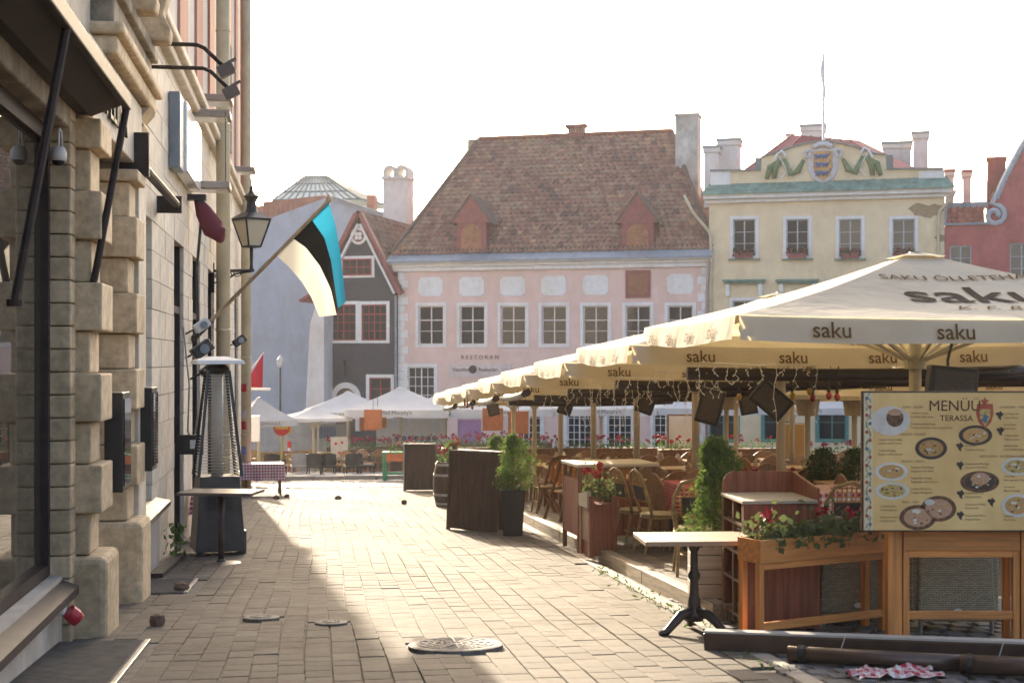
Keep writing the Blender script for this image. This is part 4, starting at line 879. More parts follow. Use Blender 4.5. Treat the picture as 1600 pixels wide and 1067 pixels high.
# furled maroon cloth, gadgets, cables
o = thing("furled_parasol", "maroon cloth bundle hung on a dark bracket above the doorway", "parasol", (-1.6, 21.6, 3.45))
b = MB(); b.tube([(-1.72, 21.6, 3.95), (-1.62, 21.6, 3.75), (-1.48, 21.6, 3.5), (-1.38, 21.55, 3.42), (-1.33, 21.5, 3.5)], [.05, .13, .17, .14, .04], 10); wbuild(b, "cloth", fabric("maroon_cloth", (.17, .035, .05), .15), o, smooth=True)
b = MB(); b.box(-1.85, -1.58, 21.5, 21.7, 3.92, 4.0); b.box(-1.7, -1.62, 21.52, 21.68, 3.65, 3.92); wbuild(b, "bracket", BLACK, o)
b = MB(); b.tube([(-1.65, 21.6, 3.7), (-1.72, 21.6, 2.9), (-1.70, 21.6, 1.9)], .022, 6); wbuild(b, "pole", BLACK, o)
for (x, y, z, w, lab, m_) in ((-1.6, 21.0, 1.7, .16, "tilted black loudspeaker on the wall below the flag pole", BLACK), (-1.5, 20.6, 1.40, .10, "small round black spotlight above the patio heater", BLACK), (-1.55, 30.5, 1.95, .14, "small black floodlight on the wall beyond the patio heater", BLACK), (-1.62, 21.2, 2.05, .12, "white fan box wired to the wall below the flag pole", WHITE_PAINT)):
    o = thing("wall_fixture", lab, "fixture", (x, y, z)); o.rotation_euler = (0, R(-35), R(20))
    b = MB(); b.box(-w, w, -.08, .08, -w * .55, w * .55); b.build("body", m_, o, bevel=.02)
    b = MB(); b.lathe([(w * .42, 0), (w * .45, .02)], 14); b.build("front", GREYMETAL, o, loc=(w * .1, -.08, 0), rot=(R(90), 0, 0))
    b = MB(); b.tube([(0, 0, 0), (-.25, .1, .02)], .015, 6); b.build("bracket", BLACK, o)
o = thing("hanging_cable", "loose pale cable looping down the dark door frame", "cable", (-1.75, 20.5, .4))
b = MB(); b.tube([(-1.8, 20.3, 2.0), (-1.72, 20.3, 1.2), (-1.74, 20.3, .55), (-1.66, 20.35, .35), (-1.62, 20.4, .75), (-1.68, 20.45, .3), (-1.6, 20.5, -.2), (-1.58, 20.6, -.6)], .012, 6); wbuild(b, "cord", mat("pale_cable", (.42, .38, .3), .6), o, smooth=True)
o = thing("notice_box", "small black notice box with white print by the heater", "notice", (-1.7, 20.1, .35))
b = MB(); b.box(-1.85, -1.5, 19.95, 20.0, .25, .52); wbuild(b, "case", BLACK, o); b = MB(); b.box(-1.68, -1.58, 19.94, 19.948, .33, .45); wbuild(b, "print", WHITE_PAINT, o)
o = thing("wall_pennant", "red pennant on a slanted rod beyond the corner downpipe", "pennant", (-1.6, 40.5, 2.2))
b = MB(); b.add([(-1.95, 40.5, .78), (-1.42, 40.5, .78), (-1.40, 40.5, 1.72), (-1.95, 40.52, .77), (-1.42, 40.52, .77), (-1.40, 40.52, 1.73)], [(0, 1, 2), (5, 4, 3)]); wbuild(b, "cloth", fabric("red_cloth", (.25, .02, .045), .3), o)
b = MB(); b.tube([(-2.0, 40.53, .95), (-1.38, 40.53, 1.76)], .012, 6); b.tube([(-2.0, 40.5, .74), (-1.2, 40.5, .72)], .04, 8); wbuild(b, "rod", WHITE_PAINT, o)
# patio heater
o = thing("patio_heater", "tall pyramid gas patio heater with mesh tower and white cap", "heater", (-1.22, 18.55, gz(18.55)), R(12))
b = MB(); P8 = sq(.31, .06) + sq(.25, 1.0); b.add(P8, [(0, 1, 5, 4), (1, 2, 6, 5), (2, 3, 7, 6), (3, 0, 4, 7), (4, 5, 6, 7), (3, 2, 1, 0)]); b.build("cabinet", mat("grey_heater_metal", (.055, .048, .046), .5), o, bevel=.012)
b = MB()
for k in range(9):
    for j in range(6): b.box(-.16 + j * .056, -.125 + j * .056, -.292 + .0, -.262, .58 + k * .03, .592 + k * .03)
b.build("vent_slots", BLACK, o)["kind"] = "stuff"
for sx in (-1, 1):
    for sy in (-1, 1):
        b = MB(); b.beam((sx * .27, sy * .27, 1.0), (sx * .13, sy * .13, 2.34), .035); b.build("corner_post", BLACK, o)
b = MB()
for k in range(34):
    f = k / 34; hw = .25 - .115 * f; z = 1.02 + 1.3 * f
    for (ax, ay), (bx_, by) in (((-1, -1), (1, -1)), ((1, -1), (1, 1)), ((1, 1), (-1, 1)), ((-1, 1), (-1, -1))): b.beam((ax * hw, ay * hw, z), (bx_ * hw, by * hw, z), .006)
b.build("mesh_guard", STEEL, o)["kind"] = "stuff"
b = MB(); b.lathe([(.075, 1.0), (.075, 2.3)], 16); b.build("glass_tube", mat("heater_tube", (.5, .45, .38), .2, .1, 3, 0), o, smooth=True)
b = MB(); b.lathe([(.13, 2.3), (.16, 2.36), (.1, 2.42)], 12); b.build("burner_head", BLACK, o)
b = MB(); b.add(sq(.31, 2.42) + sq(.29, 2.47) + sq(.1, 2.52), [(3, 2, 1, 0), (0, 1, 5, 4), (1, 2, 6, 5), (2, 3, 7, 6), (3, 0, 4, 7), (4, 5, 9, 8), (5, 6, 10, 9), (6, 7, 11, 10), (7, 4, 8, 11), (8, 9, 10, 11)]); b.build("cap", WHITE_PAINT, o, bevel=.01)
for sx in (-1, 1):
    b = MB(); b.box(sx * .25 - .04, sx * .25 + .04, -.28, -.2, 0, .06); b.build("foot", BLACK, o)
# bar table in shade
def pedestal_table(name, lab, loc, h, w, d, rz=0, m_=None, top=None, base_r=.23):
    o = thing(name, lab, "table", loc, rz)
    b = MB(); b.box(-w / 2, w / 2, -d / 2, d / 2, h - .035, h); b.build("table_top", top, o, bevel=.006)
    b = MB(); b.tube([(0, 0, .02), (0, 0, h - .035)], .035, 12); b.build("column", m_, o, smooth=True)
    b = MB(); b.lathe([(base_r, 0), (base_r, .012), (.06, .03), (.04, .06)], 28); b.build("foot_plate", m_, o)
    return o
pedestal_table("bar_table", "dark bar table with round foot plate in front of the patio heater", (-1.08, 17.1, gz(17.1)), .86, .88, .6, R(-14), mat("dark_table_metal", (.07, .05, .045), .45), wood("dark_table_top", (.17, .13, .10), .5, .2, 0))
b = MB(); b.box(-.97, -.85, 18.4, 18.6, gz(18.5), gz(18.5) + .3); o = tag(wbuild(b, "grey_bin", MATS["grey_heater_metal"], None) if False else b.build("grey_bin", MATS["grey_heater_metal"], None, bevel=.02), "small dark grey box standing beside the patio heater", "box")
def cloth_uv(o):
    me = o.data; uv = me.uv_layers.new(name="UVMap")
    for p in me.polygons:
        n = p.normal
        for li in p.loop_indices:
            c = me.vertices[me.loops[li].vertex_index].co
            uv.data[li].uv = (c.x, c.y) if abs(n.z) > .5 else ((c.x, c.z) if abs(n.y) > abs(n.x) else (c.y, c.z))
GING = checker("red_gingham", (.62, .58, .56), (.36, .02, .045), .07); GING2 = checker("red_gingham_dense", (.40, .10, .11), (.30, .018, .035), .045)
def cloth_table(lab, loc, rz=0, w=.8, d=.8, h=.75, drop=.3, gm=None, group=None, seed=1):
    o = thing("cloth_table", lab, "table", loc, rz, group)
    for sx in (-1, 1):
        for sy in (-1, 1):
            b = MB(); b.beam((sx * (w / 2 - .08), sy * (d / 2 - .08), 0), (sx * (w / 2 - .08), sy * (d / 2 - .08), h - .03), .045); b.build("leg", mat("table_leg_wood", (.14, .07, .035), .5), o)
    b = MB(); b.box(-w / 2, w / 2, -d / 2, d / 2, h - .03, h); b.build("table_top", MATS["table_leg_wood"], o)
    rr = random.Random(seed); N = 12; b = MB(); ph = rr.random() * 6
    ring = []
    for i in range(4 * N):
        s_, f = divmod(i, N); f /= N
        x, y = [(-1 + 2 * f, -1), (1, -1 + 2 * f), (1 - 2 * f, 1), (-1, 1 - 2 * f)][s_]; ring.append((x * (w / 2 + .012), y * (d / 2 + .012), x, y))
    top = [(x, y, h + .004) for x, y, _, _ in ring]; bot = []
    for i, (x, y, nx, ny) in enumerate(ring):
        k = .02 + .025 * math.sin(i * 1.3 + ph) + (.03 if i % N == 0 else 0); m = max(abs(nx), abs(ny)); bot.append((x + (nx if abs(nx) > .99 else 0) * k, y + (ny if abs(ny) > .99 else 0) * k, h - drop + .02 * math.sin(i * .9 + ph) - (.05 if i % N == 0 else 0)))
    n = 4 * N; b.add(top + bot, [tuple(range(n))] + [(n + i, n + (i + 1) % n, (i + 1) % n, i) for i in range(n)])
    c = b.build("tablecloth", gm or GING, o); cloth_uv(c)
    return o
cloth_table("red gingham covered table standing by the corner downpipe", (-1.25, 35.6, gz(35.6)), R(5), 1.0, .8, .78, .38)
cloth_table("red gingham covered table tucked behind the patio heater", (-1.45, 21.4, gz(21.4)), 0, .55, .7, .75, .35)
# plant by the heater, plank lying on the plinth
def leaf_cloud(mb, n, fn, size, rr, aspect=.5):
    for _ in range(n):
        p = Vector(fn(rr)); q = Quaternion((rr.gauss(0, 1), rr.gauss(0, 1), rr.gauss(0, 1), rr.gauss(0, 1))).normalized(); s_ = size * rr.uniform(.6, 1.3)
        mb.add([p + q @ Vector((0, -s_, 0)), p + q @ Vector((s_ * aspect, 0, s_ * .15)), p + q @ Vector((0, s_, 0)), p + q @ Vector((-s_ * aspect, 0, s_ * .15))], [(0, 1, 2, 3)])
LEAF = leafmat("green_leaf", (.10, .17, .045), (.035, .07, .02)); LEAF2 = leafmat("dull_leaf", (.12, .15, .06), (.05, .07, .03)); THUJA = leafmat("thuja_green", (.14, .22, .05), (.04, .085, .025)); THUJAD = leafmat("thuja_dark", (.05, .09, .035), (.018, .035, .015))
o = thing("weed_plant", "small green plant growing at the wall foot beside the heater", "plant", (-1.65, 17.6, gz(17.6)))
b = MB(); leaf_cloud(b, 60, lambda r_: (r_.gauss(0, .05), r_.gauss(0, .06), r_.uniform(.05, .45)), .05, rl); b.build("leaves", LEAF, o)
b = MB(); b.tube([(0, 0, 0), (.02, 0, .4)], .008, 5); b.build("stem", LEAF2, o)
o = thing("metal_trough", "dark metal gutter trough lying along the wall foot", "gutter", (-1.6, 15.9, gz(16)))
b = MB(); b.beam((-1.66, 15.5, gz(15.5) + .03), (-1.62, 17.9, gz(17.9) + .05), .14, .05); wbuild(b, "trough", BRONZE, o)
# ------------------------------------------------------------------ terrace on the right
CANV = fabric("cream_canvas", (.65, .60, .49), .36, .08, tcol=(.66, .55, .33), scale=1.6, bump=.5, bscale=5, dist=.03)
CANVW = fabric("white_canvas", (.66, .66, .66), .35, .05)
SAKU = mat("brown_print", (.14, .08, .035), .95, spec=.05)
WOODR = wood("red_brown_wood", (.30, .095, .045), .5, .25, 2); WOODO = wood("orange_wood", (.68, .27, .07), .5, .2, 0); WOODOZ = wood("orange_wood_post", (.68, .27, .07), .5, .2, 2)
WOODB = wood("brown_wood", (.20, .095, .045), .5, .25, 2); WOODD = wood("dark_brown_wood", (.085, .042, .027), .5, .3, 2); WOODL = wood("pale_board", (.52, .46, .36), .7, .15, 0)
CHAIRW = wood("chair_wood", (.30, .155, .07), .45, .2, 2); CHAIRL = wood("light_chair_wood", (.40, .24, .11), .45, .2, 2)
DECKM = mat("deck_board", (.16, .13, .105), .8, .2, 3, .2, 40, rnd=.15, spec=.15)
DK = .12
def dz(y): return gz(y) + DK
def ex_(y): return 3.20 + .026 * (y - 11)
dk = thing("terrace_deck", None, None, (8, 22, gz(22))); dk["kind"] = "structure"
for i in range(62):
    x0 = 3.32 + i * .15; y0 = 11.3
    b = MB(); b.box(0, .144, 0, 22.7, -.03, 0); b.build("deck_board", DECKM, dk, loc=Vector((x0 + .02, y0, dz(y0))) - dk.location, rot=(SL, 0, -.026 if i < 2 else 0))
for k in range(8):
    y0 = 11.2 + k * 2.85; b = MB(); b.box(0, .13, .004, 2.84, -.2, .012); b.build("edge_board", wood("weathered_edge", (.30, .24, .17), .7, .25, 1), dk, loc=Vector((ex_(y0) + .0, y0, dz(y0))) - dk.location, rot=(SL, 0, -.026), bevel=.006)
b = MB(); b.box(0, 9.5, 0, .1, -.25, 0); b.build("edge_board", WOODL, dk, loc=Vector((3.3, 11.2, dz(11.2))) - dk.location)

def umbrella(name, label, loc, rz, a, he, hp, fab, val=.19, group=None, texts=None, ribs=True, pole_r=.055):
    o = thing(name, label, "parasol", loc, rz, group)
    N = 12
    def panel(s_, x, t):        # x -1..1 along the side, t 0 edge .. 1 peak
        e = 1 - t; p = Vector((x * a * e, -a * e, he + (hp - he) * t - .10 * math.sin(math.pi * t) * .5 - .05 * e * (1 - x * x) * math.sin(math.pi * min(1, e)) - .03 * e * (1 - x * x)))
        return Matrix.Rotation(s_ * math.pi / 2, 3, 'Z') @ p
    for s_ in range(4):
        b = MB(); b.grid(lambda u, v: panel(s_, u * 2 - 1, v * .97), N, 8); c = b.build("canopy_panel", fab, o, smooth=True)
        b = MB()
        def val_(u, v):
            p = panel(s_, u * 2 - 1, 0); n = Matrix.Rotation(s_ * math.pi / 2, 3, 'Z') @ Vector((0, -1, 0))
            return p + Vector((0, 0, -val * v - .01 * v * math.sin(u * 9 + s_))) + n * (.02 + .04 * v + .012 * math.sin(u * 23 + s_ * 2) * v)
        b.grid(val_, 24, 2); b.build("valance", fab, o, smooth=True)
    b = MB(); b.add([tuple(Matrix.Rotation(k * math.pi / 2, 3, 'Z') @ Vector((-a * .1, -a * .1, hp - (hp - he) * .1 + .015))) for k in range(4)] + [(0, 0, hp + .0)], [(0, 1, 4), (1, 2, 4), (2, 3, 4), (3, 0, 4)]); b.build("vent_cap", fab, o)
    b = MB(); b.tube([(0, 0, 0), (0, 0, hp)], pole_r, 12); b.build("pole", CREAM_POLE, o, smooth=True)
    b = MB(); b.box(-.4, .4, -.4, .4, 0, .07); b.build("base_plate", GREYMETAL, o, bevel=.01)
    if ribs:
        for k in range(8):
            R3 = Matrix.Rotation(k * math.pi / 4, 3, 'Z'); L_ = a * (1.414 if k % 2 else 1) - .03
            R3 = Matrix.Rotation(k * math.pi / 4 + (0 if k % 2 == 0 else 0), 3, 'Z')
            b = MB(); b.beam(R3 @ Vector((0, -.08, hp - .2)), R3 @ Vector((0, -L_, he - .11)), .03, .045); b.build("rib", CREAM_POLE, o)
            b = MB(); b.beam(R3 @ Vector((0, -.06, he - .35)), R3 @ Vector((0, -L_ * .5, (hp + he) / 2 - .17)), .022, .03); b.build("strut", CREAM_POLE, o)
        b = MB(); b.lathe([(.1, he - .42), (.1, he - .3)], 12); b.build("runner", CREAM_POLE, o)
    for (txt, s_, x, t, size, mtl, bold, shear, onval) in (texts or []):
        me = text_mesh(txt, size, mtl, bold, shear)
        if not onval:
            bm = bmesh.new(); bm.from_mesh(me); bmesh.ops.triangulate(bm, faces=bm.faces[:])
            for _ in range(4):
                lg = [e for e in bm.edges if e.calc_length() > .12]
                if lg: bmesh.ops.subdivide_edges(bm, edges=lg, cuts=1); bmesh.ops.triangulate(bm, faces=bm.faces[:])
            bm.to_mesh(me); bm.free()
        Rm = Matrix.Rotation(s_ * math.pi / 2, 3, 'Z'); sl = math.hypot(a, hp - he)
        for v in me.vertices:
            tx, ty = v.co.x, v.co.y
            if onval:
                p = panel(s_, max(-1, min(1, x + tx / a)), 0); f = min(1, max(0, (.155 - ty) / val)); n = Rm @ Vector((0, -1, 0)); v.co = p + Vector((0, 0, -val * f)) + n * (.02 + .04 * f + .022)
            else:
                tt = t + ty / sl; e = max(.05, 1 - tt); p = panel(s_, max(-1, min(1, (x * a + tx) / (a * e))), tt); n = Rm @ Vector((0, -(hp - he), a)).normalized(); v.co = p + n * .01
        inst("lettering", me, o)
    return o
ST = [("saku", s_, x, 0, .17, SAKU, True, 0, True) for s_ in (0, 1, 2, 3) for x in (-.67, -.22, .22, .67)] + [("SAKU ÕLLETEHAS", 0, 0.05, .63, .17, SAKU, False, 0, False), ("saku", 0, .03, .33, .68, mat("grey_brown_print", (.05, .038, .032), .95, spec=.05), True, 0, False), ("K. F. Rehbinder", 0, .17, .2, .2, SAKU, False, .4, False), ("1820", 0, .17, .06, .19, SAKU, True, 0, False)]
US = R(-4); XC = 5.4; AU = 2.11
um = umbrella("market_umbrella", "cream beer garden umbrella with brown lettering, one of the street side row", (XC, 12.26, gz(12.26)), US, AU, 2.50, 3.14, CANV, group="street side row of cream umbrellas", texts=ST)
um["label"] = "cream lettered umbrella standing over the big menu board"
for k in range(1, 8):
    y = 12.26 + 3.74 * k; dup(um, (XC, y, gz(y)), US + R(random.uniform(-1, 1)), "cream lettered umbrella " + ["over the bistro chairs and long gingham table", "over the wooden service hutch", "nearest the folding chairs and tall black planter", "just past the near sandwich board", "beside the barrel planter", "between the barrel planter and the far sandwich board", "closing the street side row by the far sandwich board"][k - 1], "street side row of cream umbrellas")
for k in range(1, 6):
    y = 12.6 + 3.9 * k; dup(um, (9.75, y, gz(y) - .05), US + R(2), "cream umbrella of the second row, deeper in the terrace", "inner row of cream umbrellas")
# rolled side curtains
CURT = mat("dark_rolled_plastic", (.035, .025, .024), .35, .2, 6, .2, 30)
def roll(p, q, lab, r_=.07):
    o = thing("rolled_curtain", lab, "curtain", p, 0, "rolled side curtains"); p = Vector(p); q = Vector(q); n = 9
    b = MB(); b.tube([p.lerp(q, i / n) - p + Vector((0, 0, -.03 * math.sin(math.pi * i / n))) for i in range(n + 1)], r_, 10); b.build("roll", CURT, o, smooth=True)
    for f in (.05, .35, .65, .95):
        c = p.lerp(q, f) - p; b = MB(); b.tube([c + Vector((0, 0, .07)), c + Vector((0, .07, 0)), c + Vector((0, 0, -.09)), c + Vector((0, -.07, 0)), c + Vector((0, 0, .07))], .008, 5); b.build("strap", mat("yellow_strap", (.45, .28, .05), .6), o)
LABR = "dark plastic side curtain rolled up under the umbrella edges"
for k in range(1, 6):
    y = 12.26 + 3.74 * (k - .48); roll((3.75 + .05 * k, y, gz(y) + 2.12), (7.5, y + .1, gz(y) + 2.14), LABR)
roll((6.6, 14.3, gz(14.3) + 2.1), (10.5, 14.4, gz(14.3) + 2.16), LABR); roll((6.2, 16.2, gz(16) + 2.1), (11.5, 16.3, gz(16) + 2.14), LABR)
for k in (3, 4, 5, 6):
    y = 12.26 + 3.74 * k; roll((XC - AU - .0, y - 1.6, gz(y - 1.6) + 2.13), (XC - AU + .05, y + 1.7, gz(y + 1.7) + 2.13), "dark plastic side curtain rolled up along the street edge", .06)
# radiant heaters, bulbs, icicle lights
def rad_heater(loc, rz, tilt, lab):
    o = thing("radiant_heater", lab, "heater", loc, rz, "black heaters hung under umbrellas"); M = Matrix.Rotation(tilt, 4, 'Y')
    b = MB(); b.box(-.22, .22, -.06, .06, -.15, .15, M); b.build("case", BLACK, o, bevel=.02)
    b = MB(); b.box(-.18, .18, -.068, -.061, -.11, .11, M); b.build("grille", mat("heater_grille", (.09, .07, .06), .5, .3, 60), o)
    b = MB(); b.tube([(0, .05, 0), (.02, .12, .2), (.05, .1, .36)], .014, 6); b.build("hanger", BLACK, o)
HL = "black radiant heater hanging tilted beside an umbrella pole"
for u, v, t, tl in ((1205, 625, 16.2, 40), (1110, 635, 17.5, -75), (1010, 625, 23, -70), (885, 632, 30, -70), (1168, 628, 25, 80), (770, 636, 36, 75)):
    rad_heater(at(u, v, t), R(random.uniform(-20, 20)), R(tl), HL)
rad_heater(at(1487, 600, 12.2), 0, R(5), "black heater box hung above the big menu board")
FAIRY = mat("fairy_light", (.75, .72, .66), .4); 
for k in range(6):
    y = 13.5 + k * 1.9; o = thing("icicle_lights", "white icicle fairy lights dangling under the umbrella edges", "fairy lights", (3.75, y, gz(y) + 2.2), 0, "icicle light strings")
    b = MB(); b.tube([(0, 0, 0), (.7, .3, -.03), (1.5, .6, 0)], .006, 4); b.build("wire", FAIRY, o)
    for j in range(11):
        x = j * .14 + random.uniform(-.03, .03); L_ = random.choice((.12, .2, .3, .42, .6)); pts = [(x, x * .4, 0)]
        for q in range(1, 6): pts.append((x + random.uniform(-.03, .03), x * .4 + random.uniform(-.02, .02), -L_ * q / 5))
        b = MB(); b.tube(pts, .003, 4)
        for q in range(1, 6): b.tube([pts[q], (pts[q][0] + random.uniform(-.03, .03), pts[q][1], pts[q][2] - .02)], .006, 5)
        b.build("strand", FAIRY, o)
for k, (u, v, t) in enumerate(((1265, 618, 15), (1270, 628, 15), (1295, 625, 14.5), (1308, 627, 14.5), (1238, 625, 15), (730, 638, 30), (738, 640, 30), (726, 634, 30), (1155, 626, 16))):
    P = at(u, v, t); o = thing("festoon_bulb", "small coloured festoon bulb hanging from the terrace wires", "bulb", P, 0, "festoon bulbs")
    b = MB(); b.lathe([(.005, .0), (.028, .025), (.032, .05), (.018, .08)], 10); b.build("bulb", mat("red_bulb", (.35, .03, .03), .25) if k % 4 else mat("yellow_bulb", (.5, .3, .04), .25), o, smooth=True)
    b = MB(); b.lathe([(.018, .08), (.018, .13)], 8); b.tube([(0, 0, .13), (.02, 0, .36)], .004, 4); b.build("socket", BLACK, o)

# ---- chairs
def wood_chair(name, lab, m_, group):
    o = thing(name, lab, "chair", (0, 0, 0), 0, group)      # faces -Y, back at +Y
    b = MB(); b.box(-.21, .21, -.21, .2, .43, .46); b.build("seat", m_, o, bevel=.012)
    for sx in (-1, 1):
        b = MB(); b.beam((sx * .18, -.18, 0), (sx * .18, -.17, .43), .038); b.build("leg", m_, o)
        b = MB(); b.tube([(sx * .19, .24, 0), (sx * .18, .18, .43), (sx * .18, .25, .72)], .02, 6); b.build("leg", m_, o)
    b = MB(); pts = [(-.24, .0)] + [(-.24 + .48 * k / 10, .09 + .13 * math.sin(math.pi * k / 10)) for k in range(11)] + [(.24, -.02), (.12, -.02), (-.12, -.02)]
    b.prism(pts[::-1], (0, .235, .70), (1, 0, 0), (0, .12, 1), (0, 1, 0), .028); b.build("crest_rail", m_, o, bevel=.006)
    for k in range(4):
        x = -.105 + k * .07; b = MB(); b.beam((x, .19, .45), (x, .245, .73), .035, .014, (0, 1, 0)); b.build("slat", m_, o)
    b = MB(); b.beam((-.18, -.17, .2), (.18, -.17, .2), .022); b.beam((-.18, .21, .2), (.18, .21, .2), .022); b.build("stretcher", m_, o)
    return o
wc = wood_chair("wooden_chair", "brown wooden chair with rounded crest rail set round the terrace tables", CHAIRW, "wooden terrace chairs")
TBL = "small wooden table with condiments between the terrace chairs"
rt = random.Random(11); first = True; tmpl = None
GREY_P = mat("white_pottery", (.6, .58, .55), .4)
def terrace_table(loc, rz):
    o = thing("terrace_table", TBL, "table", loc, rz, "wooden terrace tables")
    b = MB(); b.box(-.38, .38, -.36, .36, .71, .745); b.build("table_top", CHAIRL, o, bevel=.006)
    for sx in (-1, 1):
        for sy in (-1, 1):
            b = MB(); b.beam((sx * .32, sy * .3, 0), (sx * .32, sy * .3, .71), .05); b.build("leg", CHAIRW, o)
    return o
tt = None
for i in range(5):
    for j in range(10):
        X = 4.75 + i * 1.85 + rt.uniform(-.12, .12); Y = 14.6 + j * 1.95 + (i % 2) * .5 + rt.uniform(-.1, .1)
        if X < ex_(Y) + 1.0 or (i == 0 and j == 0): continue
        if any(abs(X - px) < .45 and abs((Y - 12.26) % 3.74 - 0) < .45 for px in (XC,)): X += .6
        rz = rt.uniform(-.08, .08)
        if tt is None: tt = terrace_table((X, Y, dz(Y)), rz)
        else: dup(tt, (X, Y, dz(Y)), rz)
        for (cx, cy, a) in ((0, -.68, math.pi), (0, .68, 0), (-.62, 0, math.pi / 2), (.62, 0, -math.pi / 2)):
            if rt.random() < .16: continue
            loc = (X + cx + rt.uniform(-.06, .06), Y + cy + rt.uniform(-.06, .06), dz(Y + cy)); ang = a + rz + rt.uniform(-.2, .2)
            if first: wc.location = loc; wc.rotation_euler = (0, 0, ang); first = False
            else: dup(wc, loc, ang)
def folding_chair(loc, rz, lab, group):
    o = thing("folding_chair", lab, "chair", loc, rz, group)
    for sx in (-1, 1):
        b = MB(); b.beam((sx * .2, -.28, 0), (sx * .2, .26, .98), .022, .05, (1, 0, 0)); b.build("back_frame", CHAIRW, o)
        b = MB(); b.beam((sx * .17, .3, 0), (sx * .17, -.2, .46), .022, .05, (1, 0, 0)); b.build("leg", CHAIRW, o)
    for k in range(5):
        b = MB(); b.box(-.19, .19, -.2 + k * .075, -.14 + k * .075, .445, .462); b.build("seat_slat", CHAIRL, o)
    for k in range(5):
        x = -.15 + k * .075; b = MB(); b.beam((x, .085, .55), (x, .25, .94), .045, .012, (0, 1, 0)); b.build("back_slat", WOODO, o)
    b = MB(); b.prism([(-.22, 0), (.22, 0), (.22, .06), (.1, .1), (-.1, .1), (-.22, .06)], (0, .235, .9), (1, 0, 0), (0, .3, 1), (0, 1, 0), .025); b.build("crest_rail", CHAIRW, o)
    return o
fc = folding_chair((3.95, 22.3, dz(22.3)), R(200), "slatted wooden folding chair at the street edge of the terrace", "folding chairs at the street edge")
for x, y, a in ((4.0, 21.3, 190), (4.1, 20.3, 165), (4.6, 23.2, 95), (4.2, 24.6, 200), (4.15, 19.3, 180)): dup(fc, (x, y, dz(y)), R(a))
# bistro wicker chairs
RATT = mat("bistro_cane", (.36, .24, .10), .45, .25, 12, .2, 60); WEAVE = mat("cream_weave", (.48, .40, .24), .6, .35, 70, .4, 200, col2=(.16, .11, .05)); DWEAVE = mat("dark_weave", (.05, .04, .04), .6, .4, 60, .4, 200)
def bistro(loc, rz, lab, group=None):
    o = thing("bistro_chair", lab, "chair", loc, rz, group)
    b = MB(); b.lathe([(.2, .44), (.22, .455), (.2, .47)], 18); b.build("seat", WEAVE, o)
    b = MB(); b.lathe([(.215, .41), (.225, .425), (.215, .44)], 18); b.build("seat_ring", RATT, o)
    for sx in (-1, 1):
        b = MB(); b.tube([(sx * .2, -.22, 0), (sx * .16, -.15, .43)], .016, 7); b.build("leg", RATT, o)
        b = MB(); b.tube([(sx * .2, .24, 0), (sx * .17, .15, .43)], .016, 7); b.build("leg", RATT, o)
    arc = [(-.19, .14, .43), (-.235, .2, .62), (-.235, .25, .78), (-.16, .28, .92), (0, .29, .97), (.16, .28, .92), (.235, .25, .78), (.235, .2, .62), (.19, .14, .43)]
    b = MB(); b.tube(arc, .019, 8); b.build("back_frame", RATT, o, smooth=True)
    b = MB(); b.tube([(-.225, .21, .63), (.225, .21, .63)], .012, 6); b.build("back_rail", RATT, o)
    for k in range(9):
        x = -.18 + k * .045; zt = .93 - 1.9 * x * x; b = MB()
        b.beam((x * .9, .195, .6), (x, .275, zt), .012, .006, (0, 1, 0)); b.build("cane_strip", mat("amber_cane", (.42, .24, .07), .5), o)
    for k in range(7):
        z = .66 + k * .042; hw = .225 - .3 * max(0, z - .78) ** 1.2; b = MB(); b.beam((-hw, .19 + (z - .6) * .22, z), (hw, .19 + (z - .6) * .22, z), .006, .012, (0, 0, 1)); b.build("cane_strip", MATS["amber_cane"], o)
    b = MB(); b.prism([(-.15, 0), (.15, 0), (.16, .16), (-.16, .16)], (0, .212, .62), (1, 0, 0), (0, .22, 1), (0, 1, 0), .012); b.build("dark_panel", DWEAVE, o)
    b = MB(); b.tube([(0.15 * math.cos(t), .15 * math.sin(t), .2) for t in [k * math.pi / 6 for k in range(13)]], .01, 6); b.build("stretcher_ring", RATT, o)
    return o
bistro((3.9, 16.95, dz(16.95)), R(100), "cane bistro chair beside the gingham table, farther from the cabinet")
bistro((3.95, 16.05, dz(16.05)), R(96), "cane bistro chair beside the gingham table, nearer the cabinet")
bistro((3.72, 13.6, dz(13.6)), R(170), "cane bistro chair with dark back panel behind the iron table")
bistro(at(1318, 830, 13.2) * 1 + Vector((0, 0, 0)), R(175), "cane bistro chair behind the serving cabinet") .location.z = dz(13)
cloth_table("long red gingham table under the street side umbrellas", (4.85, 16.4, dz(16.4)), 0, 1.1, 1.7, .75, .35, GING2)
cloth_table("red gingham table behind the serving cabinet", (5.35, 14.6, dz(14.6)), 0, .9, .9, .78, .3, GING)
cloth_table("red gingham table by the folding chairs", (5.0, 21.8, dz(21.8)), 0, .8, .8, .75, .3, GING2)
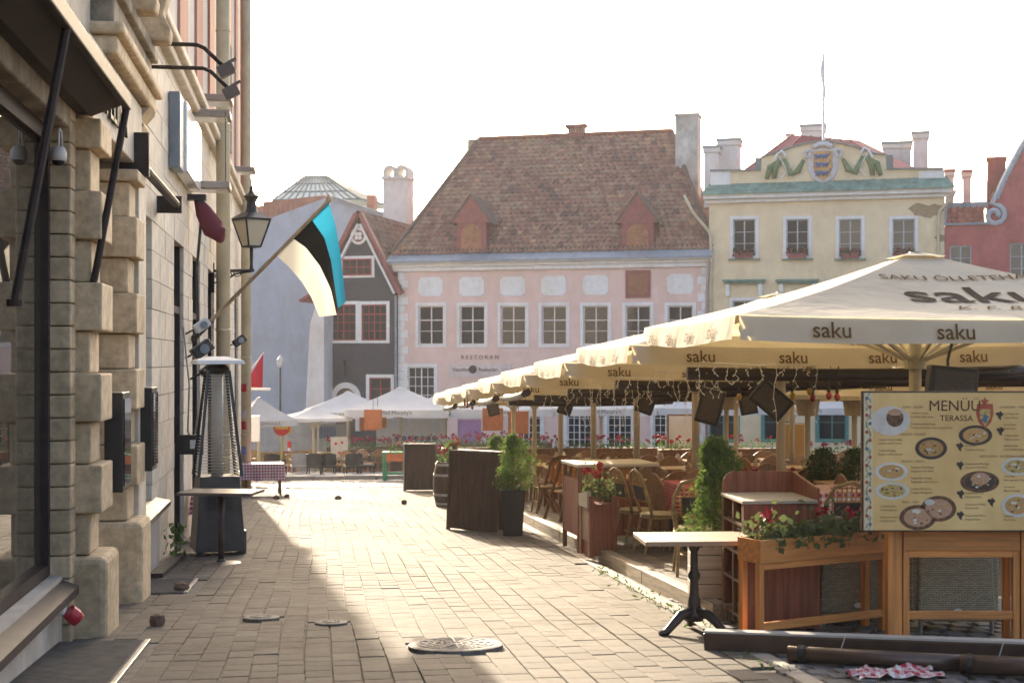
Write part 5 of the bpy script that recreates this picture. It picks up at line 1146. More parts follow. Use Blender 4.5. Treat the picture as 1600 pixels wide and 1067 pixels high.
# ---- greenery
PETAL = mat("red_petal", (.50, .015, .03), .6, .2, 20, 0); PETALP = mat("pink_red_petal", (.42, .03, .09), .6, .2, 20, 0)
def geranium(parent, loc, L_, n, seed, w=.2, h=.3, flowers=6, leaf=LEAF2, petal=PETAL, rz=0):
    rr = random.Random(seed); b = MB()
    leaf_cloud(b, n, lambda r_: (r_.uniform(-L_ / 2, L_ / 2), r_.gauss(0, w / 3), abs(r_.gauss(0, h / 2.4)) - .03 + .04 * math.sin(r_.random() * 6)), .03, rr, .8)
    c = b.build("foliage", leaf, parent, loc=loc, rot=(0, 0, rz))
    for k in range(flowers):
        p = Vector((rr.uniform(-L_ / 2, L_ / 2), rr.gauss(0, w / 4), h * rr.uniform(.6, 1.2))); b = MB()
        leaf_cloud(b, 26, lambda r_: p + Vector((r_.gauss(0, .022), r_.gauss(0, .022), r_.gauss(0, .018))), .022, rr, .9); b.build("bloom", petal, c)
    return c
def thuja(parent, loc, h, r_, seed, m_, n=2600):
    rr = random.Random(seed); lob = [(rr.uniform(0, 6.28), rr.uniform(.1, .9), rr.uniform(.1, .3)) for _ in range(14)]
    def f(q):
        z = q.random() ** .8; a = q.uniform(0, 6.283); prof = (1 - z) ** .36 * (.35 + .65 * min(1, z * 5 + .35)); k = 1 + sum(.75 * d * math.cos(a - la) * math.exp(-((z - lz) / .12) ** 2) for la, lz, d in lob) * 2
        rad = r_ * prof * k * (q.uniform(.5, 1.0) if q.random() < .7 else (q.uniform(.9, 1.25) if q.random() < .4 else q.random())); return (rad * math.cos(a), rad * math.sin(a), z * h + .02 * q.gauss(0, 1))
    b = MB(); leaf_cloud(b, n, f, .028, rr, .35); b.build("crown", m_, parent, loc=loc)
    b = MB(); b.tube([(0, 0, -.15), (0, 0, h * .5), (0, 0, h * .9)], [.025, .018, .006], 6); b.build("trunk", WOODB, parent, loc=loc)
# railing troughs of geraniums across the terrace
for k, (u, v, t, L_) in enumerate(((1130, 693, 34, 3.2), (900, 692, 36, 3.4), (1010, 692, 36, 2.6), (1290, 700, 33, 2.6), (770, 692, 41, 3))):
    P = at(u, v, t); o = thing("geranium_trough", "wooden trough of red geraniums dividing the terrace tables", "planter", (P.x, P.y, dz(P.y)), R(random.uniform(-6, 6)), "geranium troughs in the terrace")
    h = P.z - dz(P.y) - .12; b = MB(); b.box(-L_ / 2, L_ / 2, -.13, .13, max(.3, h - .2), h); b.build("trough", WOODB, o, bevel=.01)
    for sx in (-1, 1): b = MB(); b.box(sx * L_ / 2 - sx * .08 - .03, sx * L_ / 2 - sx * .08 + .03, -.1, .1, 0, max(.3, h - .2)); b.build("leg", WOODR, o)
    geranium(o, (0, 0, h), L_, 420, k, .26, .26, 16, LEAF, PETALP if k % 2 else PETAL)
P = at(1165, 872, 14.3); o = thing("geranium_trough", "low red wooden trough with pink geraniums behind the gingham table", "planter", (6.1, 18.3, dz(18.3)), 0)
b = MB(); b.box(-1.1, 1.1, -.14, .14, .35, .62); b.build("trough", WOODR, o, bevel=.01); b = MB(); b.box(-.9, .9, -.1, .1, 0, .35); b.build("stand", WOODR, o); geranium(o, (0, 0, .62), 2.2, 380, 77, .26, .25, 12, LEAF, PETALP)
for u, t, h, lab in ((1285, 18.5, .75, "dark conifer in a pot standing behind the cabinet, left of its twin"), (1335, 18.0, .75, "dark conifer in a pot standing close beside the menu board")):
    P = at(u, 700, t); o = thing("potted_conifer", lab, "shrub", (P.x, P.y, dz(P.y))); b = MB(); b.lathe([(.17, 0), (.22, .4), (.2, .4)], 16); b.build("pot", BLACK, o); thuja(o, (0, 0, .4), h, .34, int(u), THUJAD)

# ---- street edge: boards, planter, barrel, hutch
def sandwich_board(lab, p, q, h, group=None):
    p = Vector(p); q = Vector(q); d = (q - p); L_ = d.length; o = thing("sandwich_board", lab, "board", p, math.atan2(d.y, d.x)); o.location.z = gz(p.y)
    for k, (y0, tl) in enumerate(((0, -.06), (.34, .06))):
        M = Matrix.Translation((0, y0, 0)) @ Matrix.Rotation(tl, 4, 'X')
        b = MB(); b.box(.04, L_ - .04, -.012, .012, .05, h - .04, M); c = b.build("panel", WOODD, o)
        b = MB(); b.box(0, .045, -.025, .025, 0, h, M); b.box(L_ - .045, L_, -.025, .025, 0, h, M); b.box(.045, L_ - .045, -.025, .025, h - .045, h, M); b.box(.045, L_ - .045, -.025, .025, .03, .075, M); b.build("frame", WOODD, c)
    return o
sandwich_board("tall dark brown sandwich board at the near end beside the black planter", (2.08, 22.3, 0), (2.78, 21.55, 0), 1.25)
o = sandwich_board("dark brown sandwich board with pale edge farther down the street", (2.32, 36.7, 0), (3.1, 36.6, 0), 1.2)
b = MB(); b.box(-.03, .0, -.03, .03, 0, 1.22); b.box(0, .8, -.03, .03, 1.2, 1.23); b.build("pale_edge", STEEL, o)
o = thing("tall_planter", "tall black square planter holding a clipped conifer", "planter", (2.92, 20.85, gz(20.85)), R(-8))
b = MB(); Q = sq(.14, 0) + sq(.185, .68) + sq(.165, .68) + sq(.16, .62); b.add(Q, [(3, 2, 1, 0), (0, 1, 5, 4), (1, 2, 6, 5), (2, 3, 7, 6), (3, 0, 4, 7), (4, 5, 9, 8), (5, 6, 10, 9), (6, 7, 11, 10), (7, 4, 8, 11), (12, 13, 14, 15)]); b.build("pot", mat("black_planter", (.028, .022, .022), .5), o, bevel=.008)
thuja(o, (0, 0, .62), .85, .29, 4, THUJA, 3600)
o = thing("tall_planter", "black planter with a rounder conifer behind the near sandwich board", "planter", (2.95, 23.0, gz(23)), 0)
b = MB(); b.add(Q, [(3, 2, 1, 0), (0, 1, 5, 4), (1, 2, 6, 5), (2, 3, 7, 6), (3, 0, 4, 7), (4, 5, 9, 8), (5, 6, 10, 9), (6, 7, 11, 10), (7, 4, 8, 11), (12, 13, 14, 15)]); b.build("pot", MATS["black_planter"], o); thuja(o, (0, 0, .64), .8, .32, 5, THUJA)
o = thing("barrel_planter", "dark wooden barrel planter topped with red flowers", "barrel", (2.75, 29.2, gz(29.2)))
b = MB(); prof = [(.25, 0), (.3, .2), (.325, .45), (.3, .7), (.25, .92), (.22, .92), (.2, .86)]; b.lathe(prof, 24); b.build("staves", WOODD, o, smooth=False)
for z, r_ in ((.06, .27), (.25, .31), (.65, .31), (.86, .268)):
    b = MB(); b.lathe([(r_ + .004, z - .025), (r_ + .01, z), (r_ + .004, z + .025)], 24); b.build("hoop", STEEL, o)
geranium(o, (0, 0, .93), .45, 220, 9, .3, .3, 10, LEAF, PETAL); thuja(o, (.1, .1, .92), .4, .2, 8, THUJA, 700)
o = thing("waiter_hutch", "wooden service hutch with pale counter top at the terrace edge", "hutch", (3.35, 18.0, dz(18)), R(4))
b = MB(); b.box(-.12, .95, -.5, .35, .98, 1.02); b.build("counter_top", WOODL, o, bevel=.006)
for x, y in ((-.08, -.45), (.9, -.45), (-.08, .3), (.9, .3)): b = MB(); b.box(x - .025, x + .025, y - .025, y + .025, -.1, .98); b.build("post", WOODB, o)
b = MB(); b.box(-.1, -.08, -.42, .27, .12, .82); b.build("side_panel", WOODR, o); b = MB(); b.box(-.05, .87, -.47, -.45, .12, .8); b.build("front_panel", WOODR, o)
b = MB(); b.box(-.05, .87, -.4, .28, .5, .52); b.build("shelf", WOODB, o)
o = thing("post_planter", "square wooden planter column with pale sign face and red geranium", "planter", (3.36, 16.6, gz(16.6) + .06), R(4))
b = MB(); b.box(-.15, .13, -.2, .2, .02, .62); b.build("body", WOODR, o)
for x in (-.15, .13):
    for y in (-.2, .2): b = MB(); b.box(x - .03, x + .03, y - .03, y + .03, 0, .72); b.build("corner_post", WOODR, o)
b = MB(); b.box(-.17, -.152, -.18, .18, .18, .56); b.build("side_board", mat("sunlit_face_brown", (.40, .27, .18), .6, .2, 4), o)  # street face coloured paler than the body, sunlight put into the colour
b = MB(); b.add([(-.2, -.2, .58), (-.2, .2, .58), (-.2, .2, .72), (-.2, -.2, .78), (-.15, -.2, .58), (-.15, .2, .58), (-.15, .2, .72), (-.15, -.2, .78)], [(0, 3, 2, 1), (4, 5, 6, 7), (0, 4, 7, 3), (3, 7, 6, 2), (1, 2, 6, 5)]); b.build("sign_face", WOODL, o)
geranium(o, (0, 0, .72), .36, 330, 12, .36, .3, 4, LEAF2, PETAL)
# white boarded planter with thuja
o = thing("boarded_planter", "whitewashed plank planter with a bright green conifer by the cabinet", "planter", (3.36, 11.75, dz(11.75)), R(-6))
for k in range(4): b = MB(); b.box(-.17, .17, -.19, -.165, .02 + k * .122, .135 + k * .122); b.build("plank", WOODL, o, bevel=.004)
for k in range(4): b = MB(); b.box(-.185, -.165, -.165, .17, .02 + k * .122, .135 + k * .122); b.build("plank", WOODL, o, bevel=.004)
b = MB(); b.box(-.165, .17, -.165, .17, 0, .46); b.build("liner", WOODD, o); b = MB(); b.box(-.19, .19, -.2, -.15, .505, .53); b.box(-.19, -.15, -.15, .19, .505, .53); b.build("rim", WOODL, o)
thuja(o, (.02, 0, .42), .92, .27, 14, THUJA, 4600)
# serving cabinet
o = thing("serving_cabinet", "red brown waiter cabinet with open side shelves and raised back", "cabinet", (3.28, 10.6, gz(10.9) + .02), R(-3))
W, D = .58, .70
b = MB(); b.prism([(0, .0), (W, .0), (W, 1.16), (.09, 1.16), (.04, 1.14), (.012, 1.1), (0, 1.05)], (0, D, 0), (1, 0, 0), (0, 0, 1), (0, 1, 0), .022); b.build("back_panel", WOODR, o)
b = MB(); b.prism([(0, 0), (D, 0), (D, 1.16), (0, 1.08)], (W, 0, 0), (0, 1, 0), (0, 0, 1), (1, 0, 0), .02); b.build("side_panel", WOODR, o)
b = MB(); b.box(.0, W, 0, .02, .0, .96); b.build("front_panel", WOODR, o)
b = MB(); b.box(-.015, W, -.02, D, .965, .99); b.build("counter_top", WOODL, o, bevel=.004)
for z in (.06, .33, .55, .78): b = MB(); b.box(.0, W, .025, D - .005, z, z + .02); b.build("shelf", WOODB, o)
for y in (.03, .33, .66): b = MB(); b.box(.0, .03, y, y + .035, 0, .96); b.build("upright", WOODB, o)
# iron table
o = thing("iron_table", "square wooden table top on a cast iron claw foot column", "table", (2.86, 10.5, gz(10.5)), R(-4))
b = MB(); b.box(-.42, .44, -.3, .3, .70, .735); b.build("table_top", wood("weathered_top", (.36, .24, .15), .55, .2, 0), o, bevel=.005)
b = MB(); b.lathe([(.075, .1), (.06, .16), (.045, .2), (.05, .23), (.036, .3), (.032, .40), (.048, .43), (.048, .45), (.03, .48), (.028, .62), (.05, .66), (.09, .69)], 16); b.build("column", IRON, o, smooth=True)
for k in range(3):
    a = R(205 + 120 * k); c, s_ = math.cos(a), math.sin(a); b = MB(); b.tube([(.02 * c, .02 * s_, .17), (.12 * c, .12 * s_, .15), (.2 * c, .2 * s_, .08), (.26 * c, .26 * s_, .03), (.31 * c, .31 * s_, .025)], [.045, .04, .032, .03, .026], 8); b.build("claw_foot", IRON, o, smooth=True)
b = MB(); b.box(-.22, .22, -.02, .02, .68, .7); b.box(-.02, .02, -.22, .22, .68, .7); b.build("top_bracket", IRON, o)
# planter frames
def planter_frame(lab, p, q, trough, rail_top, rail_bot, flowers=None, seed=1):
    p = Vector(p); q = Vector(q); d = q - p; L_ = math.hypot(d.x, d.y); o = thing("planter_frame", lab, "planter", (p.x, p.y, gz(p.y)), math.atan2(d.y, d.x)); D = .26
    b = MB(); t0, t1 = trough; b.box(0, L_, 0, .022, t0, t1); b.build("trough_front", WOODO, o, bevel=.003)
    b = MB(); b.box(0, L_, D - .022, D, t0, t1); b.box(0, .02, .022, D - .022, t0, t1); b.box(L_ - .02, L_, .022, D - .022, t0, t1); b.box(.02, L_ - .02, .022, D - .022, t0, t0 + .02); b.build("trough_box", WOODO, o)
    b = MB(); b.box(.02, L_ - .02, .022, D - .022, t1 - .06, t1 - .03); b.build("soil", mat("soil", (.03, .022, .016), .95), o)
    for (z0, z1, nm) in (rail_top + ("top_rail",), rail_bot + ("bottom_rail",)):
        b = MB(); b.box(.04, L_ - .04, .015, .055, z0, z1); b.build(nm, WOODO, o, bevel=.003)
    for x in (0, L_ - .045): b = MB(); b.box(x, x + .045, .01, .06, 0, t0 - .002); b.build("post", WOODOZ, o, bevel=.003)
    for x in (0, L_ - .045): b = MB(); b.box(x, x + .045, D - .06, D - .01, 0, t0 - .002); b.build("post", WOODOZ, o)
    if flowers: geranium(o, (L_ / 2, D / 2, t1 - .02), L_ * .9, 900, seed, .3, .2, flowers, LEAF2, PETAL)
    return o
pL, pR = at(1188, 980, 10.15), at(1388, 980, 10.75)
planter_frame("orange wooden planter frame with trailing red geraniums before the cabinet", pL, pR, (.585, .75), (.535, .583), (.1, .155), 4, 31)
planter_frame("orange wooden planter frame under the menu board, without flowers", at(1412, 990, 10.0), at(1594, 990, 10.0), (.685, .845), (.635, .683), (.2, .255))
for u, t, lab in ((1398, 10.02, "thick orange wooden post between the two planter frames"), (1606, 10.02, "thick orange wooden post at the right end of the planter frames")):
    P = at(u, 990, t); o = thing("wood_post", lab, "post", (P.x, P.y, gz(P.y)), -YAW); b = MB(); b.box(-.05, .05, -.01, .09, -.02, .84); b.build("shaft", WOODOZ, o, bevel=.004); b = MB(); b.box(-.08, .08, -.05, .12, 0, .02); b.build("foot_plate", STEEL, o)
# grey rattan chairs seen through the planters
GRATT = mat("grey_rattan", (.36, .29, .17), .7, .45, 55, .8, 90, stretch=(1, 1, 2.2), col2=(.06, .05, .035), dist=.01)
def weave_mat(name, c1, c2, mort):
    m = bpy.data.materials.new(name); N, L, P_ = nodes_of(m); tc = N.new("ShaderNodeTexCoord"); sp = N.new("ShaderNodeSeparateXYZ"); cb = N.new("ShaderNodeCombineXYZ"); ad = N.new("ShaderNodeMath")
    L.new(tc.outputs["Object"], sp.inputs[0]); L.new(sp.outputs[0], ad.inputs[0]); L.new(sp.outputs[1], ad.inputs[1]); L.new(ad.outputs[0], cb.inputs[0]); L.new(sp.outputs[2], cb.inputs[1])
    bt = N.new("ShaderNodeTexBrick"); bt.inputs["Scale"].default_value = 1; bt.inputs["Brick Width"].default_value = .042; bt.inputs["Row Height"].default_value = .014; bt.inputs["Mortar Size"].default_value = .0022; bt.inputs["Mortar Smooth"].default_value = .6
    bt.inputs["Color1"].default_value = (*c1, 1); bt.inputs["Color2"].default_value = (*c2, 1); bt.inputs["Mortar"].default_value = (*mort, 1); L.new(cb.outputs[0], bt.inputs["Vector"]); L.new(bt.outputs["Color"], P_.inputs["Base Color"]); P_.inputs["Roughness"].default_value = .6
    bp = N.new("ShaderNodeBump"); bp.inputs["Strength"].default_value = .7; bp.inputs["Distance"].default_value = .006; bp.invert = True; L.new(bt.outputs["Fac"], bp.inputs["Height"]); L.new(bp.outputs[0], P_.inputs["Normal"])
    return m
GRATT = weave_mat("grey_rattan_weave", (.38, .31, .19), (.27, .22, .13), (.05, .04, .025))
def rattan(loc, rz, lab, group, m_=GRATT):
    o = thing("rattan_chair", lab, "chair", loc, rz, group)     # back at -Y side towards viewer
    b = MB(); b.add([(-.3, -.3, .1), (.3, -.3, .1), (.27, -.24, .86), (-.27, -.24, .86), (-.29, -.22, .1), (.29, -.22, .1), (.26, -.17, .86), (-.26, -.17, .86)], [(0, 1, 2, 3), (5, 4, 7, 6), (0, 3, 7, 4), (1, 5, 6, 2), (3, 2, 6, 7), (0, 4, 5, 1)]); b.build("backrest", m_, o, bevel=.02)
    b = MB(); b.box(-.27, .27, -.2, .28, .12, .42); b.build("seat", m_, o, bevel=.02)
    for sx in (-1, 1):
        b = MB(); b.box(sx * .3 - .035, sx * .3 + .035, -.22, .28, .1, .64); b.build("armrest", m_, o, bevel=.015)
        for sy in (-.25, .24): b = MB(); b.tube([(sx * .27, sy, 0), (sx * .27, sy, .12)], .016, 8); b.build("foot", STEEL, o)
    b = MB(); b.lathe([(.035, 0), (.035, .006)], 16); b.build("badge", WHITE_PAINT, o, loc=(0, -.302, .18), rot=(R(90), 0, 0), ).scale = (1, .6, 1)
    return o
P = at(1340, 980, 11.4); rattan((P.x, P.y, gz(P.y)), -.35, "grey rattan armchair seen through the flowering planter frame", "grey rattan chairs"); P = at(1478, 980, 11.0)
rattan((P.x, P.y, gz(P.y)), -YAW, "grey rattan armchair seen through the planter under the menu", "grey rattan chairs")
# long metal awning beams lying on the ground
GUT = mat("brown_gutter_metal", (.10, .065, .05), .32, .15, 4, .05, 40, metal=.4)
o = thing("awning_beam", "long brown metal awning beam lying along the cobbles", "beam", at(1102, 1000, 10.0)); o.location.z = gz(9.9)
q = at(1640, 1000, 9.15); d = Vector((q.x, q.y, gz(q.y))) - o.location
b = MB(); b.beam((0, 0, .07), d + Vector((0, 0, .09)), .11, .13); b.build("beam_body", GUT, o, bevel=.012); b = MB(); b.beam((0, .0, .142), d + Vector((0, .0, .162)), .10, .014); b.build("beam_top_glint", mat("painted_sun_glint", (.55, .52, .47), .4), o)  # pale strip on the brown beam is the sun's reflection, painted in as colour
for k, (u0, t0_, u1, t1_, r_) in enumerate(((1232, 9.45, 1510, 9.0, .055), (1500, 8.95, 1700, 8.7, .062))):
    p = at(u0, 1000, t0_); q = at(u1, 1000, t1_); o = thing("awning_tube", "brown metal awning tube " + ("with a cable tie, nearer its dark end cap" if k == 0 else "pushed over the end of the other tube"), "tube", (p.x, p.y, gz(p.y)))
    d = Vector((q.x, q.y, gz(q.y))) - o.location; b = MB(); b.tube([(0, 0, r_), d + Vector((0, 0, r_))], r_, 16); b.build("tube", GUT, o, smooth=True)
    b = MB(); b.tube([d * .06 + Vector((0, 0, r_)), d * .1 + Vector((0, 0, r_))], r_ + .008, 16); b.build("end_cap", BLACK, o); b = MB(); b.tube([d * .3 + Vector((0, -.02, 2 * r_)), d * .305 + Vector((.02, -.03, 2 * r_ + .09))], .003, 4); b.build("cable_tie", WHITE_PAINT, o)
P = at(1385, 1052, 9.0); o = thing("crumpled_cloth", "crumpled red and white cloth lying on the cobbles", "cloth", (P.x, P.y - .1, gz(P.y)))
b = MB(); rr = random.Random(3); hh = [[abs(rr.gauss(0, .02)) for _ in range(13)] for _ in range(13)]
b.grid(lambda u, v: ((u - .5) * .55 + .03 * math.sin(v * 9), (v - .5) * .25, .012 + hh[int(u * 12)][int(v * 12)]), 12, 12); c = b.build("cloth", GING, o, smooth=True); cloth_uv(c)
b = MB(); leaf_cloud(b, 160, lambda r_: (r_.choice((2.95, 3.0, 3.04)) + r_.gauss(0, .05), 8.6 + r_.random() * 7, 0), .03, random.Random(8), .3)
b.v = [(x + .026 * (y - 11), y, z + gz(y) + .02) for x, y, z in b.v]; tag(b.build("weeds", LEAF), "sparse green weeds in the joints beside the terrace edge", "weeds", kind="stuff")
# ---- menu board
PAR = mat("parchment_print", (.72, .52, .22), .55, .2, 2.2, 0, col2=(.60, .38, .14)); MB_L = at(1350, 828, 9.85)
mbd = thing("menu_board", "large parchment coloured terrace menu board with food pictures", "menu board", MB_L, -YAW); K = .00108
def zx(x): return (x - 80) * K
def zz_(y): return (1000 - y) * K
WB, HB = 1.62, .95
b = MB(); b.box(0, WB, 0, .018, 0, HB); b.build("panel", PAR, mbd)
b = MB(); b.box(-.012, WB, .018, .045, -.012, HB + .012); b.build("back_frame", WOODD, mbd)
b = MB(); b.box(0, zx(135), -.0015, -.0003, 0, HB); bd = b.build("border_strip", mat("cream_border", (.66, .58, .40), .6, .05), mbd)
VI = [mat("print_green", (.16, .2, .09), .7), mat("print_red", (.42, .09, .05), .7), mat("print_blue", (.1, .17, .26), .7)]
b = MB()
def ribbon(mb, pts, w, y=-.0025):
    for i in range(len(pts) - 1):
        a = Vector((pts[i][0], y, pts[i][1])); c = Vector((pts[i + 1][0], y, pts[i + 1][1])); n = Vector((-(c.z - a.z), 0, c.x - a.x)).normalized() * w / 2
        mb.add([a - n, c - n, c + n, a + n], [(0, 1, 2, 3)])
ribbon(b, [(.03 + .016 * math.sin(i * .32), i * HB / 120) for i in range(121)], .005)
for k in range(16):
    z0 = .03 + k * .058; s_ = 1 if k % 2 else -1; b.cur = 0; ribbon(b, [(.03 + s_ * .018 * math.sin(t * .5) , z0 + .016 * math.cos(t * .8)) for t in range(8)], .004)
    b.cur = 1 + (k % 3 == 0); cx = .03 - s_ * .012; b.add([(cx + .011 * math.cos(t), -.0031, z0 + .012 + .013 * math.sin(t)) for t in [i * math.pi / 4 for i in range(8)]], [tuple(range(8))])
b.build("vine_print", VI, bd)
def disc(x, y, rx, ry, m_, lvl=1, nm="dish_print", parent=None):
    b = MB(); cx, cz = zx(x), zz_(y); b.add([(cx + rx * K * math.cos(t), -.0006 * lvl - .001, cz + ry * K * math.sin(t)) for t in [i * math.pi / 16 for i in range(32)]], [tuple(range(32))]); return b.build(nm, m_, parent or mbd)
PW = mat("print_white", (.66, .63, .56), .6); PD = mat("print_dark", (.06, .045, .035), .6); PB = mat("print_brown", (.20, .10, .05), .6, .4, 40)
PO = mat("print_food_orange", (.50, .22, .06), .6, .5, 60, 0, col2=(.35, .3, .12)); PG = mat("print_food_green", (.24, .26, .07), .6, .6, 70, 0, col2=(.5, .12, .05)); PY = mat("print_food_yellow", (.60, .46, .14), .6, .3, 60, 0); PM = mat("print_food_meat", (.32, .14, .07), .6, .6, 60, 0, col2=(.5, .36, .24))
for x, y, rx, ry, m1, m2 in ((250, 300, 112, 82, PW, None), (510, 475, 92, 62, PD, PG), (255, 625, 95, 52, PW, PO), (260, 748, 98, 48, PW, PY), (425, 918, 106, 70, PB, PM), (558, 862, 102, 72, PB, PM), (795, 392, 96, 56, PD, PO), (822, 690, 112, 60, PB, PD), (1062, 592, 92, 50, PW, PY), (1062, 842, 92, 66, PW, PO)):
    rx *= 1.12; ry *= 1.15; c = disc(x, y, rx, ry, m1, 1)
    if m2:
        disc(x, y, rx * .76, ry * .74, m2, 2, "food_print", c); rr = random.Random(x)
        for q in range(16):
            a_ = rr.uniform(0, 6.28); f_ = rr.random() ** .6 * .6; disc(x + rx * f_ * math.cos(a_), y + ry * f_ * math.sin(a_), rr.uniform(5, 13), rr.uniform(4, 9), rr.choice((PM, PG, PY, PW, PO, PB)), 3 + q * .05, "garnish_print", c)
disc(278, 280, 55, 58, PB, 2, "food_print"); disc(278, 245, 45, 22, PM, 3, "food_print"); disc(415, 880, 28, 15, PW, 3, "food_print"); disc(500, 820, 32, 20, PW, 3, "food_print"); disc(825, 670, 60, 40, PM, 3, "food_print")
TX = mat("print_ink_brown", (.10, .05, .03), .7); TXL = mat("print_ink_light", (.27, .15, .07), .7)
def mtext(t, x, y, s_, m_, bold=False, al='CENTER'): inst("lettering", text_mesh(t, s_, m_, bold, 0, al), mbd, (zx(x), -.003, zz_(y)), (R(90), 0, 0))
mtext("MENÜÜ", 662, 235, .105, TX, False); mtext("TERASSA", 672, 300, .058, TX, False)
for t, x, y in (("SUPID - SOUPS", 392, 218), ("SALATID - SALADS", 392, 392), ("PASTAD - PASTA", 392, 565), ("KALA - FISH", 378, 826), ("LIHAROAD - MAIN", 1035, 218), ("EESTI KÖÖK - ESTONIAN CUISINE", 975, 533)): mtext(t, x, y, .022, TXL)
for x, y, lines in ((380, 255, ("Seljanka Lihaga", "Seljanka Meat Soup")), (380, 325, ("Traditsiooniline Supp", "Traditional Soup with Smoked Pork")), (172, 425, ("Caesar Krevettidega", "Caesar with Prawns")), (172, 495, ("Caesar Kanaga", "Caesar with Chicken")), (380, 602, ("Spagetid Veiselihaga", "Spaghetti with Beef")), (380, 672, ("Tagliatelle Lõhega", "Tagliatelle with Salmon")), (380, 740, ("Lasanje Bolognese", "Lasagne Bolognese")), (182, 852, ("Grillitud Lõhe", "Grilled Salmon")), (182, 922, ("Grillitud Ahven", "Grilled Perch")), (728, 465, ("Kanafilee", "Roasted Chicken")), (728, 580, ("Küpsetatud Metssiga", "Roasted Wild Boar")), (728, 768, ("Küpsetatud Veis", "Roasted Beef")), (728, 840, ("Küpsetatud Põder", "Roasted Elk")), (728, 912, ("Küpsetatud Karu", "Roasted Bear")), (975, 260, ("Lambakarree", "Lamb Chops")), (975, 330, ("Veise Steik", "Beef Steak")), (975, 400, ("T-Bone Steik", "T-Bone Steak")), (975, 465, ("Grillitud Ribi", "Grilled BBQ Ribs")), (975, 660, ("Heeringas", "Herring with Potato")), (975, 728, ("Verivorst", "Blood Sausage")), (975, 915, ("Seapraad", "Pork Roast"))):
    for k, l in enumerate(lines): mtext(l, x, y + k * 24, .02, TXL, False, 'LEFT')
for x, y in ((695, 465), (697, 585), (700, 770), (898, 820), (698, 905), (955, 365), (950, 265)):
    b = MB(); cx, cz = zx(x), zz_(y); b.add([(cx + .02 * math.cos(t) * (1 + .5 * math.sin(3 * t)), -.0025, cz + .027 * math.sin(t) * (1 + .25 * math.cos(5 * t))) for t in [i * math.pi / 12 for i in range(24)]], [tuple(range(24))]); b.build("animal_head_print", PD, mbd)
b = MB(); b.prism([(x * .06, z * .085) for x, z in ((-.9, 1), (.9, 1), (1, .2), (.7, -.5), (0, -1), (-.7, -.5), (-1, .2))][::-1], (zx(855), -.001, zz_(270)), (1, 0, 0), (0, 0, 1), (0, -1, 0), .002); cr = b.build("crest_print", VI[1], mbd)
b = MB(); b.prism([(x * .04, z * .06) for x, z in ((-.9, 1), (.9, 1), (.9, 0), (0, -1), (-.9, 0))][::-1], (zx(855), -.0032, zz_(280)), (1, 0, 0), (0, 0, 1), (0, -1, 0), .001); b.build("crest_field", PY, cr)
b = MB(); b.prism([(.02 * math.cos(t) * (1 + .4 * math.sin(4 * t)), .03 * math.sin(t)) for t in [i * math.pi / 8 for i in range(16)]][::-1], (zx(855), -.0044, zz_(285)), (1, 0, 0), (0, 0, 1), (0, -1, 0), .001); b.build("crest_figure", VI[2], cr)
b = MB(); b.prism([(0, .04), (.012, .02), (.03, .02), (.014, 0), (0, -.02), (-.014, 0), (-.03, .02), (-.012, .02)][::-1], (zx(855), -.001, zz_(185)), (1, 0, 0), (0, 0, 1), (0, -1, 0), .002); b.build("crest_lily", VI[1], cr)
# ------------------------------------------------------------------ far terrace across the street end
for k, (x, y) in enumerate(((3.2, 53), (7.0, 53), (10.8, 53), (14.6, 53), (18.4, 53), (1.4, 58.5), (5.4, 58.5), (22.2, 53))):
    if k == 0: mm = umbrella("pub_umbrella", "white pub umbrella with lettered valance across the square", (x, y, gz(y)), R(-8), 1.85, 2.42, 3.2, CANVW, .26, "white pub umbrellas", [("Mad Murphy's", s_, .0, 0, .2, mat("grey_print", (.12, .12, .11), .8), False, 0, True) for s_ in range(4)], ribs=True)
    else: dup(mm, (x, y, gz(y)), R(-8 + k))
P = at(409, 660, 49); o = umbrella("grey_umbrella", "small grey pointed parasol beyond the corner downpipe", (P.x - .1, P.y, gz(P.y)), R(20), 1.0, 2.0, 2.75, fabric("grey_canvas", (.40, .41, .43), .25), .2, None, [("SAEMÄRKA", 0, 0, 0, .17, MATS["grey_print"], False, 0, True)])
P = at(490, 650, 52); umbrella("flat_umbrella", "flat white parasol over the cane chairs at the street end", (P.x, P.y, gz(P.y)), R(10), 1.15, 2.1, 2.45, CANVW, .12, None, [])
# no entry sign
P = at(440, 668, 50); o = thing("no_entry_sign", "round red sign with yellow bar on a yellow post", "sign", (P.x, P.y, gz(P.y)), -YAW)
b = MB(); b.tube([(0, .03, 0), (0, .03, P.z - gz(P.y))], .035, 8); b.build("post", mat("yellow_post", (.45, .38, .05), .6), o)
b = MB(); b.lathe([(.29, -.012), (.29, .012)], 28); b.build("disc", mat("sign_red", (.55, .02, .02), .5), o, loc=(0, 0, P.z - gz(P.y)), rot=(R(90), 0, 0)); b = MB(); b.box(-.23, .23, -.022, -.014, P.z - gz(P.y) - .055, P.z - gz(P.y) + .055); b.build("bar", mat("sign_yellow", (.6, .36, .03), .5), o)
b = MB(); b.box(.1, .34, .02, .04, P.z - gz(P.y) - .2, P.z - gz(P.y) + .25); b.build("back_plate", MATS["sign_yellow"], o)
P = at(452, 705, 53); o = thing("street_bollard", "thin red and white marker post near the round sign", "bollard", (P.x, P.y, gz(P.y))); b = MB(); b.tube([(0, 0, 0), (0, 0, 1.2)], .06, 10); b.build("shaft", MATS["sign_red"], o); b = MB(); b.tube([(0, 0, .8), (0, 0, .95)], .064, 10); b.build("band", WHITE_PAINT, o)
